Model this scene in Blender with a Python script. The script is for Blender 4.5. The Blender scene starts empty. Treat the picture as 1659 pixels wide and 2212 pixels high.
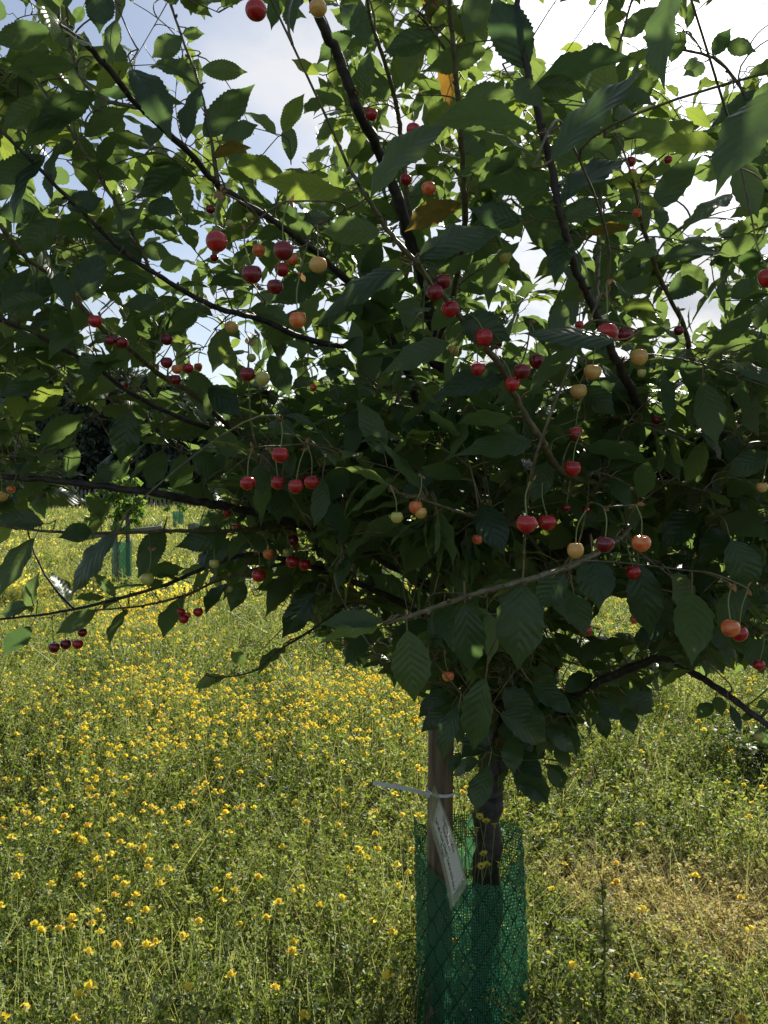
import bpy, math, random
import numpy as np
from mathutils import Vector

random.seed(11)
rng = np.random.default_rng(7)
C = bpy.context.scene.collection
scene = bpy.context.scene

# ------------------------------------------------------------------ camera, sky, sun, exposure
EYE = 1.5
PITCH = math.radians(-1.9)
F = 1791.0                      # focal length in units of a 1659 x 2212 picture
camd = bpy.data.cameras.new("camera")
cam = bpy.data.objects.new("camera", camd)
C.objects.link(cam)
cam.location = (0, 0, EYE)
cam.rotation_euler = (math.radians(90) + PITCH, 0, 0)
camd.sensor_fit = 'HORIZONTAL'
camd.sensor_width = 36
camd.lens = 36 * F / 1659.0
camd.clip_start = 0.05
camd.clip_end = 3000
scene.camera = cam

SUN_EL, SUN_AZ = math.radians(36), math.radians(25)
SUN = Vector((math.sin(SUN_AZ) * math.cos(SUN_EL), math.cos(SUN_AZ) * math.cos(SUN_EL), math.sin(SUN_EL)))
sd = bpy.data.lights.new("sun", 'SUN')
sd.energy = 5.0
sd.angle = math.radians(0.53)
sd.color = (1.0, 0.95, 0.84)
so = bpy.data.objects.new("sun", sd)
C.objects.link(so)
so.rotation_euler = SUN.to_track_quat('Z', 'Y').to_euler()

scene.view_settings.view_transform = 'Standard'
scene.view_settings.look = 'None'
scene.view_settings.exposure = 0.9
scene.view_settings.gamma = 1

world = bpy.data.worlds.new("World")
scene.world = world
world.use_nodes = True


def NT(tree):
    n, l = tree.nodes, tree.links

    def add(t, **kw):
        x = n.new(t)
        for k, v in kw.items():
            if k.startswith('i_'):
                x.inputs[k[2:].replace('_', ' ')].default_value = v
            else:
                setattr(x, k, v)
        return x
    return n, l, add


def ramp_node(add, stops, interp='LINEAR'):
    r = add('ShaderNodeValToRGB')
    r.color_ramp.interpolation = interp
    e = r.color_ramp.elements
    while len(e) < len(stops):
        e.new(0.5)
    for i, (p, c) in enumerate(stops):
        e[i].position = p
        e[i].color = (*c, 1)
    return r


def build_world():
    n, l, add = NT(world.node_tree)
    n.clear()
    out = add('ShaderNodeOutputWorld')
    bg = add('ShaderNodeBackground')
    bg.inputs['Strength'].default_value = 0.068
    sky = add('ShaderNodeTexSky', sky_type='NISHITA', sun_disc=False)
    sky.sun_elevation = SUN_EL
    sky.sun_rotation = SUN_AZ
    sky.air_density = 1.0
    sky.dust_density = 1.2
    sky.ozone_density = 1.0
    tc = add('ShaderNodeTexCoord')
    sep = add('ShaderNodeSeparateXYZ')
    l.new(tc.outputs['Generated'], sep.inputs[0])
    zz = add('ShaderNodeMath', operation='MAXIMUM')
    zz.inputs[1].default_value = 0.0
    l.new(sep.outputs['Z'], zz.inputs[0])
    za = add('ShaderNodeMath', operation='ADD')
    za.inputs[1].default_value = 0.22
    l.new(zz.outputs[0], za.inputs[0])
    dx = add('ShaderNodeMath', operation='DIVIDE')
    dy = add('ShaderNodeMath', operation='DIVIDE')
    l.new(sep.outputs['X'], dx.inputs[0]); l.new(za.outputs[0], dx.inputs[1])
    l.new(sep.outputs['Y'], dy.inputs[0]); l.new(za.outputs[0], dy.inputs[1])
    cb = add('ShaderNodeCombineXYZ')
    l.new(dx.outputs[0], cb.inputs[0]); l.new(dy.outputs[0], cb.inputs[1])
    cb.inputs[2].default_value = 1.3
    no = add('ShaderNodeTexNoise')
    no.inputs['Scale'].default_value = 1.5
    no.inputs['Detail'].default_value = 9
    no.inputs['Roughness'].default_value = 0.58
    no.inputs['Distortion'].default_value = 0.25
    l.new(cb.outputs[0], no.inputs['Vector'])
    # more cloud toward the sun side and low down
    sdv = add('ShaderNodeVectorMath', operation='DOT_PRODUCT')
    l.new(tc.outputs['Generated'], sdv.inputs[0])
    sdv.inputs[1].default_value = SUN
    prox = add('ShaderNodeMapRange')
    prox.inputs[1].default_value = 0.80
    prox.inputs[2].default_value = 0.93
    prox.inputs[3].default_value = 0.0
    prox.inputs[4].default_value = 0.27
    l.new(sdv.outputs['Value'], prox.inputs[0])
    low = add('ShaderNodeMapRange')
    low.inputs[1].default_value = 0.02
    low.inputs[2].default_value = 0.30
    low.inputs[3].default_value = 0.13
    low.inputs[4].default_value = 0.0
    l.new(sep.outputs['Z'], low.inputs[0])
    a1 = add('ShaderNodeMath', operation='ADD')
    a2 = add('ShaderNodeMath', operation='ADD')
    l.new(no.outputs[0], a1.inputs[0]); l.new(prox.outputs[0], a1.inputs[1])
    l.new(a1.outputs[0], a2.inputs[0]); l.new(low.outputs[0], a2.inputs[1])
    ramp = add('ShaderNodeMapRange', interpolation_type='SMOOTHSTEP')
    ramp.inputs[1].default_value = 0.52
    ramp.inputs[2].default_value = 0.86
    ramp.inputs[3].default_value = 0.16
    ramp.inputs[4].default_value = 1.0
    l.new(a2.outputs[0], ramp.inputs[0])
    # clouds brighten towards the sun
    br = add('ShaderNodeMapRange')
    br.interpolation_type = 'SMOOTHSTEP'
    br.inputs[1].default_value = 0.92
    br.inputs[2].default_value = 1.0
    br.inputs[3].default_value = 6.8
    br.inputs[4].default_value = 24.0
    l.new(sdv.outputs['Value'], br.inputs[0])
    cc = add('ShaderNodeMix', data_type='RGBA', blend_type='MULTIPLY')
    cc.inputs[0].default_value = 1.0
    l.new(br.outputs[0], cc.inputs[6])
    n2 = add('ShaderNodeTexNoise')
    n2.inputs['Scale'].default_value = 3.1
    n2.inputs['Detail'].default_value = 6
    l.new(cb.outputs[0], n2.inputs['Vector'])
    sh = ramp_node(add, [(0.34, (0.62, 0.68, 0.78)), (0.6, (1.05, 1.05, 1.05))])
    l.new(n2.outputs[0], sh.inputs[0])
    l.new(sh.outputs[0], cc.inputs[7])
    mix = add('ShaderNodeMix', data_type='RGBA')
    l.new(ramp.outputs[0], mix.inputs[0])
    l.new(sky.outputs[0], mix.inputs[6])
    l.new(cc.outputs[2], mix.inputs[7])
    l.new(mix.outputs[2], bg.inputs['Color'])
    l.new(bg.outputs[0], out.inputs['Surface'])


build_world()
scene.render.engine = 'CYCLES'
scene.cycles.transparent_max_bounces = 12
scene.cycles.max_bounces = 8
scene.cycles.diffuse_bounces = 4
scene.cycles.transmission_bounces = 4
scene.cycles.use_denoising = True

# ------------------------------------------------------------------ helpers
_cp, _sp = math.cos(PITCH), math.sin(PITCH)


def P(x, y, d):
    """a place in the scene: x, y as seen in the 1659 x 2212 picture, d metres in front of the camera"""
    X = (x - 829.5) / F * d
    u = -(y - 1106) / F * d
    return np.array((X, d * _cp - u * _sp, EYE + d * _sp + u * _cp))


def proj(p):
    p = np.asarray(p, float)
    rel = p - np.array((0, 0, EYE))
    d = rel[..., 1] * _cp + rel[..., 2] * _sp
    u = -rel[..., 1] * _sp + rel[..., 2] * _cp
    dd = np.maximum(d, 1e-3)
    return 829.5 + rel[..., 0] / dd * F, 1106 - u / dd * F, d


def nrm(v):
    v = np.asarray(v, float)
    return v / np.maximum(np.linalg.norm(v, axis=-1, keepdims=True), 1e-9)


def tag(o, label=None, cat=None, group=None, kind=None):
    if label: o['label'] = label
    if cat: o['category'] = cat
    if group: o['group'] = group
    if kind: o['kind'] = kind
    return o


def empty(name, loc, rz=0):
    o = bpy.data.objects.new(name, None)
    o.location = [float(v) for v in loc]
    o.rotation_euler = (0, 0, rz)
    o.empty_display_size = 0.05
    C.objects.link(o)
    return o


class MB:
    """collects pieces of one mesh"""
    def __init__(s):
        s.V, s.F, s.M, s.UV, s.COL = [], [], [], [], []
        s.n = 0

    def add(s, V, F, mi=0, uv=None, col=None):
        V = np.asarray(V, np.float32).reshape(-1, 3)
        F = np.asarray(F, np.int32)
        s.V.append(V)
        s.F.append(F + s.n)
        s.M.append(np.full(len(F), mi, np.int32) if np.isscalar(mi) else np.asarray(mi, np.int32))
        s.UV.append(np.zeros((len(V), 2), np.float32) if uv is None else np.asarray(uv, np.float32).reshape(-1, 2))
        if col is None:
            col = np.tile(np.array([0.5, 0, 0, 1], np.float32), (len(V), 1))
        col = np.asarray(col, np.float32)
        if col.ndim == 1:
            col = np.tile(col, (len(V), 1))
        s.COL.append(col)
        s.n += len(V)

    def mesh(s, name, mats, smooth=True):
        me = bpy.data.meshes.new(name)
        V = np.concatenate(s.V)
        me.vertices.add(len(V))
        me.vertices.foreach_set('co', V.ravel())
        sizes = np.concatenate([np.full(len(f), f.shape[1], np.int32) for f in s.F])
        idx = np.concatenate([f.ravel() for f in s.F])
        me.loops.add(len(idx))
        me.loops.foreach_set('vertex_index', idx)
        me.polygons.add(len(sizes))
        st = np.zeros(len(sizes), np.int32)
        st[1:] = np.cumsum(sizes)[:-1]
        me.polygons.foreach_set('loop_start', st)
        me.polygons.foreach_set('loop_total', sizes)
        me.polygons.foreach_set('material_index', np.concatenate(s.M))
        me.polygons.foreach_set('use_smooth', np.full(len(sizes), smooth, bool))
        uvl = me.uv_layers.new(name='UVMap')
        uvl.data.foreach_set('uv', np.concatenate(s.UV)[idx].ravel())
        ca = me.color_attributes.new('tint', 'FLOAT_COLOR', 'POINT')
        ca.data.foreach_set('color', np.concatenate(s.COL).ravel())
        for m in mats:
            me.materials.append(m)
        me.update(calc_edges=True)
        return me

    def build(s, name, mats, parent=None, smooth=True, origin=None):
        if origin is not None:
            s.V = [v - np.asarray(origin, np.float32) for v in s.V]
        if not isinstance(mats, (list, tuple)):
            mats = [mats]
        o = bpy.data.objects.new(name, s.mesh(name, mats, smooth))
        C.objects.link(o)
        if parent is not None:
            o.parent = parent
        elif origin is not None:
            o.location = [float(v) for v in origin]
        return o


def spline(pts, n=8):
    """Catmull-Rom through rows (any width), n samples per span"""
    p = np.asarray(pts, float)
    if len(p) < 3:
        t = np.linspace(0, 1, n + 1)[:, None]
        return p[0] * (1 - t) + p[-1] * t
    q = np.vstack([2 * p[0] - p[1], p, 2 * p[-1] - p[-2]])
    out = []
    for i in range(1, len(q) - 2):
        t = np.linspace(0, 1, n, endpoint=False)[:, None]
        a, b, c, d = q[i - 1], q[i], q[i + 1], q[i + 2]
        out.append(0.5 * (2 * b + (c - a) * t + (2 * a - 5 * b + 4 * c - d) * t ** 2 + (3 * b - a - 3 * c + d) * t ** 3))
    out.append(q[-2][None])
    return np.vstack(out)


def tube(pts, rad, sides=8, cap=True, wob=0.0):
    pts = np.asarray(pts, float)
    n = len(pts)
    rad = np.broadcast_to(np.asarray(rad, float), (n,))
    T = np.zeros_like(pts)
    T[1:-1] = pts[2:] - pts[:-2]
    T[0] = pts[1] - pts[0]
    T[-1] = pts[-1] - pts[-2]
    T = nrm(T)
    ref = np.array((0, 0, 1.0)) if abs(T[0][2]) < 0.9 else np.array((1.0, 0, 0))
    u = nrm(np.cross(T[0], ref))
    V = np.zeros((n, sides, 3))
    ang = np.linspace(0, 2 * np.pi, sides, endpoint=False)
    L = np.concatenate([[0], np.cumsum(np.linalg.norm(np.diff(pts, axis=0), axis=1))])
    UV = np.zeros((n, sides, 2))
    for i in range(n):
        u = nrm(u - T[i] * np.dot(u, T[i]))
        w = np.cross(T[i], u)
        r = rad[i] * (1 + (wob * rng.normal(size=sides) if wob else 0))
        V[i] = pts[i] + (np.cos(ang) * r)[:, None] * u + (np.sin(ang) * r)[:, None] * w
        UV[i, :, 0] = ang / (2 * np.pi)
        UV[i, :, 1] = L[i]
    a = np.arange(n - 1)[:, None] * sides + np.arange(sides)[None]
    b = np.arange(n - 1)[:, None] * sides + (np.arange(sides)[None] + 1) % sides
    Fq = np.stack([a, b, b + sides, a + sides], -1).reshape(-1, 4)
    V = V.reshape(-1, 3)
    UV = UV.reshape(-1, 2)
    if cap:
        V = np.vstack([V, pts[:1] - T[:1] * rad[0] * 0.3, pts[-1:] + T[-1:] * rad[-1] * 0.3])
        UV = np.vstack([UV, [[0, 0], [0, L[-1]]]])
        c0, c1 = n * sides, n * sides + 1
        k = np.arange(sides)
        k2 = (k + 1) % sides
        q0 = np.stack([k2, k, np.full(sides, c0)], -1)
        q1 = np.stack([k + (n - 1) * sides, k2 + (n - 1) * sides, np.full(sides, c1)], -1)
        return V, Fq, np.vstack([q0, q1]), UV
    return V, Fq, None, UV


def add_tube(mb, pts, rad, sides=8, mi=0, col=None, wob=0.0, cap=True):
    V, Fq, Ft, UV = tube(pts, rad, sides, cap, wob)
    base = mb.n
    mb.add(V, Fq, mi, UV, col)
    if Ft is not None:
        mb.F.append(Ft.astype(np.int32) + base)
        mb.M.append(np.full(len(Ft), mi, np.int32))


# ------------------------------------------------------------------ materials
def material(name):
    m = bpy.data.materials.new(name)
    m.use_nodes = True
    n, l, add = NT(m.node_tree)
    n.clear()
    out = add('ShaderNodeOutputMaterial')
    return m, n, l, add, out


def mix_col(l, add, fac, a, b, blend='MIX'):
    m = add('ShaderNodeMix', data_type='RGBA', blend_type=blend)
    for sock, v in ((m.inputs[0], fac), (m.inputs[6], a), (m.inputs[7], b)):
        if hasattr(v, 'is_linked') or hasattr(v, 'links'):
            l.new(v, sock)
        elif isinstance(v, (int, float)):
            sock.default_value = v
        else:
            sock.default_value = (*v, 1)
    return m.outputs[2]


def math_(l, add, op, a, b=None, clamp=False):
    m = add('ShaderNodeMath', operation=op, use_clamp=clamp)
    for i, v in enumerate((a, b)):
        if v is None: continue
        if isinstance(v, (int, float)): m.inputs[i].default_value = v
        else: l.new(v, m.inputs[i])
    return m.outputs[0]


def leaf_material(name, veins=True):
    m, n, l, add, out = material(name)
    at = add('ShaderNodeAttribute', attribute_name='tint')
    sp = add('ShaderNodeSeparateColor')
    l.new(at.outputs['Color'], sp.inputs[0])
    R, G, B = sp.outputs[0], sp.outputs[1], sp.outputs[2]
    geo = add('ShaderNodeNewGeometry')
    no = add('ShaderNodeTexNoise')
    no.inputs['Scale'].default_value = 60
    no.inputs['Detail'].default_value = 3
    l.new(geo.outputs['Position'], no.inputs['Vector'])
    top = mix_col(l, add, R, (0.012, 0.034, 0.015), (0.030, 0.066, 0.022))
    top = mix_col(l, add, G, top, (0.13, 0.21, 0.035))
    br = ramp_node(add, [(0.35, (0.10, 0.045, 0.012)), (0.5, (0.36, 0.17, 0.03)), (0.68, (0.13, 0.12, 0.02))])
    l.new(no.outputs[0], br.inputs[0])
    top = mix_col(l, add, B, top, br.outputs[0])
    n4 = add('ShaderNodeTexNoise')
    n4.inputs['Scale'].default_value = 330
    l.new(geo.outputs['Position'], n4.inputs['Vector'])
    m4 = add('ShaderNodeMapRange')
    m4.inputs[1].default_value = 0.70
    m4.inputs[2].default_value = 0.76
    l.new(n4.outputs[0], m4.inputs[0])
    top = mix_col(l, add, math_(l, add, 'MULTIPLY', m4.outputs[0], 0.5), top, (0.16, 0.11, 0.04))
    under = mix_col(l, add, 0.32, top, (0.10, 0.145, 0.065))
    base = mix_col(l, add, geo.outputs['Backfacing'], top, under)
    trans = mix_col(l, add, R, (0.110, 0.200, 0.058), (0.25, 0.36, 0.090))
    trans = mix_col(l, add, G, trans, (0.50, 0.60, 0.06))
    trans = mix_col(l, add, B, trans, (0.45, 0.20, 0.02))
    bsdf = add('ShaderNodeBsdfPrincipled')
    tr = add('ShaderNodeBsdfTranslucent')
    if veins:
        uv = add('ShaderNodeUVMap', uv_map='UVMap')
        s2 = add('ShaderNodeSeparateXYZ')
        l.new(uv.outputs[0], s2.inputs[0])
        au = math_(l, add, 'ABSOLUTE', math_(l, add, 'SUBTRACT', s2.outputs[0], 0.5))
        # side veins run forward and outward from the midrib
        ph = math_(l, add, 'SUBTRACT', math_(l, add, 'MULTIPLY', s2.outputs[1], math_(l, add, 'ADD', math_(l, add, 'MULTIPLY', R, 3.5), 7.0)), math_(l, add, 'MULTIPLY', au, 4.2))
        fr = math_(l, add, 'ABSOLUTE', math_(l, add, 'SUBTRACT', math_(l, add, 'FRACT', ph), 0.5))
        vein = math_(l, add, 'SUBTRACT', 1.0, math_(l, add, 'MULTIPLY', fr, 12.0), True)
        mid = math_(l, add, 'SUBTRACT', 1.0, math_(l, add, 'MULTIPLY', au, 36.0), True)
        v = math_(l, add, 'MAXIMUM', vein, mid)
        base = mix_col(l, add, math_(l, add, 'MULTIPLY', v, 0.20), base, (0.16, 0.20, 0.075))
        trans = mix_col(l, add, math_(l, add, 'MULTIPLY', v, 0.45), trans, (0.10, 0.17, 0.02))
        quilt = math_(l, add, 'ADD', math_(l, add, 'MULTIPLY', fr, 1.6), math_(l, add, 'MULTIPLY', no.outputs[0], 0.5))
        bp = add('ShaderNodeBump')
        bp.inputs['Strength'].default_value = 0.38
        bp.inputs['Distance'].default_value = 0.0022
        l.new(quilt, bp.inputs['Height'])
        l.new(bp.outputs[0], bsdf.inputs['Normal'])
    l.new(base, bsdf.inputs['Base Color'])
    rg = math_(l, add, 'ADD', math_(l, add, 'MULTIPLY', geo.outputs['Backfacing'], 0.16), 0.36)
    l.new(rg, bsdf.inputs['Roughness'])
    bsdf.inputs['Specular IOR Level'].default_value = 0.45
    l.new(trans, tr.inputs['Color'])
    mx = add('ShaderNodeMixShader')
    mx.inputs[0].default_value = 0.39
    l.new(bsdf.outputs[0], mx.inputs[1])
    l.new(tr.outputs[0], mx.inputs[2])
    l.new(mx.outputs[0], out.inputs['Surface'])
    return m


def bark_material(name, c1, c2, c3, scale=60, rough=0.6):
    m, n, l, add, out = material(name)
    geo = add('ShaderNodeNewGeometry')
    no = add('ShaderNodeTexNoise')
    no.inputs['Scale'].default_value = scale
    no.inputs['Detail'].default_value = 6
    l.new(geo.outputs['Position'], no.inputs['Vector'])
    r = ramp_node(add, [(0.3, c1), (0.52, c2), (0.72, c3)])
    l.new(no.outputs[0], r.inputs[0])
    b = add('ShaderNodeBsdfPrincipled')
    l.new(r.outputs[0], b.inputs['Base Color'])
    b.inputs['Roughness'].default_value = rough
    bp = add('ShaderNodeBump')
    bp.inputs['Strength'].default_value = 0.6
    bp.inputs['Distance'].default_value = 0.003
    l.new(no.outputs[0], bp.inputs['Height'])
    l.new(bp.outputs[0], b.inputs['Normal'])
    l.new(b.outputs[0], out.inputs['Surface'])
    return m


def herb_material(name, cols, trans=0.4, rough=0.6):
    """cols: colour stops read from the red channel of 'tint'; green channel mixes to dry tan"""
    m, n, l, add, out = material(name)
    at = add('ShaderNodeAttribute', attribute_name='tint')
    sp = add('ShaderNodeSeparateColor')
    l.new(at.outputs['Color'], sp.inputs[0])
    r = ramp_node(add, cols)
    l.new(sp.outputs[0], r.inputs[0])
    col = mix_col(l, add, sp.outputs[1], r.outputs[0], (0.37, 0.29, 0.175))
    col = mix_col(l, add, sp.outputs[2], col, (0.24, 0.29, 0.15))
    b = add('ShaderNodeBsdfPrincipled')
    l.new(col, b.inputs['Base Color'])
    b.inputs['Roughness'].default_value = rough
    b.inputs['Specular IOR Level'].default_value = 0.35
    t = add('ShaderNodeBsdfTranslucent')
    tc = mix_col(l, add, 1.0, col, (2.2, 2.2, 1.3), 'MULTIPLY')
    l.new(tc, t.inputs['Color'])
    mx = add('ShaderNodeMixShader')
    mx.inputs[0].default_value = trans
    l.new(b.outputs[0], mx.inputs[1])
    l.new(t.outputs[0], mx.inputs[2])
    l.new(mx.outputs[0], out.inputs['Surface'])
    return m


def plain(name, col, rough=0.5, trans=0.0, spec=0.5, noise=0.0, nscale=40):
    m, n, l, add, out = material(name)
    b = add('ShaderNodeBsdfPrincipled')
    b.inputs['Base Color'].default_value = (*col, 1)
    b.inputs['Roughness'].default_value = rough
    b.inputs['Specular IOR Level'].default_value = spec
    if noise:
        geo = add('ShaderNodeNewGeometry')
        no = add('ShaderNodeTexNoise')
        no.inputs['Scale'].default_value = nscale
        no.inputs['Detail'].default_value = 4
        l.new(geo.outputs['Position'], no.inputs['Vector'])
        c = mix_col(l, add, no.outputs[0], tuple(v * (1 - noise) for v in col), tuple(min(1, v * (1 + noise)) for v in col))
        l.new(c, b.inputs['Base Color'])
    if trans:
        t = add('ShaderNodeBsdfTranslucent')
        t.inputs['Color'].default_value = (*col, 1)
        mx = add('ShaderNodeMixShader')
        mx.inputs[0].default_value = trans
        l.new(b.outputs[0], mx.inputs[1]); l.new(t.outputs[0], mx.inputs[2])
        l.new(mx.outputs[0], out.inputs['Surface'])
    else:
        l.new(b.outputs[0], out.inputs['Surface'])
    return m


def cherry_material(name, c_a, c_b, spots=0.0):
    m, n, l, add, out = material(name)
    tc = add('ShaderNodeTexCoord')
    oi = add('ShaderNodeObjectInfo')
    va = add('ShaderNodeVectorMath', operation='ADD')
    l.new(tc.outputs['Object'], va.inputs[0])
    sc_ = add('ShaderNodeVectorMath', operation='SCALE')
    sc_.inputs['Scale'].default_value = 57.0
    l.new(oi.outputs['Location'], sc_.inputs[0])
    l.new(sc_.outputs[0], va.inputs[1])
    no = add('ShaderNodeTexNoise')
    no.inputs['Scale'].default_value = 0.9
    no.inputs['Detail'].default_value = 3
    l.new(va.outputs[0], no.inputs['Vector'])
    mr = add('ShaderNodeMapRange')
    mr.inputs[1].default_value = 0.35
    mr.inputs[2].default_value = 0.68
    l.new(no.outputs[0], mr.inputs[0])
    col = mix_col(l, add, mr.outputs[0], c_a, c_b)
    if spots:
        n2 = add('ShaderNodeTexNoise')
        n2.inputs['Scale'].default_value = 9
        l.new(va.outputs[0], n2.inputs['Vector'])
        m2 = add('ShaderNodeMapRange')
        m2.inputs[1].default_value = 0.66
        m2.inputs[2].default_value = 0.74
        l.new(n2.outputs[0], m2.inputs[0])
        col = mix_col(l, add, math_(l, add, 'MULTIPLY', m2.outputs[0], spots), col, (0.22, 0.09, 0.02))
    b = add('ShaderNodeBsdfPrincipled')
    l.new(col, b.inputs['Base Color'])
    b.inputs['Roughness'].default_value = 0.17
    b.inputs['Subsurface Weight'].default_value = 0.2
    b.inputs['Subsurface Radius'].default_value = (1.0, 0.25, 0.12)
    b.inputs['Subsurface Scale'].default_value = 0.006
    b.inputs['Coat Weight'].default_value = 0.25
    b.inputs['Coat Roughness'].default_value = 0.12
    l.new(b.outputs[0], out.inputs['Surface'])
    return m


M_leaf = leaf_material('cherry_leaf')
M_bark = bark_material('cherry_bark', (0.012, 0.010, 0.008), (0.030, 0.024, 0.020), (0.075, 0.063, 0.05))
M_twig = bark_material('young_shoot_bark', (0.045, 0.04, 0.016), (0.085, 0.078, 0.03), (0.17, 0.14, 0.07), 90, 0.5)
M_petiole = plain('leaf_stalk_skin', (0.20, 0.13, 0.06), 0.5, 0.2)
M_bract = plain('dry_bract', (0.34, 0.20, 0.08), 0.7, 0.3, 0.3, 0.5, 200)
M_stalk = plain('fruit_stalk_skin', (0.20, 0.24, 0.07), 0.45, 0.15)
M_fruit = {
    'r': cherry_material('ripe_red_cherry_skin', (0.27, 0.007, 0.010), (0.50, 0.022, 0.018)),
    'd': cherry_material('dark_red_cherry_skin', (0.11, 0.004, 0.007), (0.24, 0.009, 0.012)),
    'o': cherry_material('orange_cherry_skin', (0.62, 0.07, 0.025), (0.72, 0.32, 0.07), 0.35),
    'y': cherry_material('yellow_cherry_skin', (0.68, 0.30, 0.07), (0.62, 0.48, 0.13), 0.7),
    'g': cherry_material('greenish_cherry_skin', (0.42, 0.42, 0.09), (0.52, 0.48, 0.13), 0.7),
}
GREENS = [(0.0, (0.034, 0.056, 0.013)), (0.35, (0.084, 0.120, 0.026)), (0.7, (0.162, 0.198, 0.048)), (1.0, (0.30, 0.31, 0.11))]
M_herb = herb_material('meadow_herb', GREENS, 0.42, 0.5)
M_stem = herb_material('meadow_stem', [(0.0, (0.10, 0.13, 0.03)), (0.5, (0.20, 0.22, 0.065)), (1.0, (0.38, 0.36, 0.16))], 0.3, 0.45)


def petal_material():
    m, n, l, add, out = material('yellow_petal')
    at = add('ShaderNodeAttribute', attribute_name='tint')
    sp = add('ShaderNodeSeparateColor')
    l.new(at.outputs['Color'], sp.inputs[0])
    col = mix_col(l, add, sp.outputs[0], (0.90, 0.67, 0.03), (0.93, 0.82, 0.15))
    col = mix_col(l, add, sp.outputs[1], col, (0.45, 0.26, 0.10))
    b = add('ShaderNodeBsdfPrincipled')
    l.new(col, b.inputs['Base Color'])
    b.inputs['Roughness'].default_value = 0.5
    b.inputs['Specular IOR Level'].default_value = 0.3
    t = add('ShaderNodeBsdfTranslucent')
    l.new(col, t.inputs['Color'])
    mx = add('ShaderNodeMixShader')
    mx.inputs[0].default_value = 0.45
    l.new(b.outputs[0], mx.inputs[1]); l.new(t.outputs[0], mx.inputs[2])
    l.new(mx.outputs[0], out.inputs['Surface'])
    return m


M_petal = petal_material()


# ------------------------------------------------------------------ setting: ground
def ground_material():
    m, n, l, add, out = material('meadow_soil_and_thatch')
    geo = add('ShaderNodeNewGeometry')
    n1 = add('ShaderNodeTexNoise'); n1.inputs['Scale'].default_value = 0.9; n1.inputs['Detail'].default_value = 6
    n2 = add('ShaderNodeTexNoise'); n2.inputs['Scale'].default_value = 45; n2.inputs['Detail'].default_value = 5
    l.new(geo.outputs['Position'], n1.inputs['Vector'])
    l.new(geo.outputs['Position'], n2.inputs['Vector'])
    a = ramp_node(add, [(0.3, (0.028, 0.032, 0.013)), (0.55, (0.05, 0.05, 0.022)), (0.75, (0.09, 0.072, 0.036))])
    l.new(n1.outputs[0], a.inputs[0])
    c = mix_col(l, add, n2.outputs[0], (0.45, 0.45, 0.45), (1.5, 1.45, 1.3))
    col = mix_col(l, add, 1.0, a.outputs[0], c, 'MULTIPLY')
    b = add('ShaderNodeBsdfPrincipled')
    l.new(col, b.inputs['Base Color'])
    b.inputs['Roughness'].default_value = 0.95
    bp = add('ShaderNodeBump'); bp.inputs['Strength'].default_value = 0.8; bp.inputs['Distance'].default_value = 0.02
    l.new(n2.outputs[0], bp.inputs['Height'])
    l.new(bp.outputs[0], b.inputs['Normal'])
    l.new(b.outputs[0], out.inputs['Surface'])
    return m


_ph = rng.uniform(0, 6.28, (10, 2))
_fr = rng.normal(size=(10, 2))


def noise2(x, y, s):
    """smooth patchiness, about -1..1"""
    v = 0
    for i in range(10):
        k = _fr[i] * s
        v = v + np.sin(x * k[0] + y * k[1] + _ph[i, 0])
    return v / 4.5


def gz(x, y):
    """height of the ground"""
    return 0.02 * noise2(x, y, 0.9) + 0.15 * np.clip((np.asarray(y) - 4) / 30, 0, 1)


def build_ground():
    ys = np.concatenate([np.linspace(-6, 14, 81), np.geomspace(14.6, 1400, 60)])
    xs = np.concatenate([-np.geomspace(1200, 8, 30), np.linspace(-7.6, 7.6, 61), np.geomspace(8, 1200, 30)])
    X, Y = np.meshgrid(xs, ys)
    Z = gz(X, Y)
    nx = len(xs)
    V = np.stack([X, Y, Z], -1).reshape(-1, 3)
    a = (np.arange(len(ys) - 1)[:, None] * nx + np.arange(nx - 1)[None]).ravel()
    Fq = np.stack([a, a + 1, a + nx + 1, a + nx], -1)
    mb = MB()
    mb.add(V, Fq)
    o = mb.build('ground', ground_material())
    tag(o, 'earth and thatch under the flowering meadow', 'ground', kind='structure')


build_ground()

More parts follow.
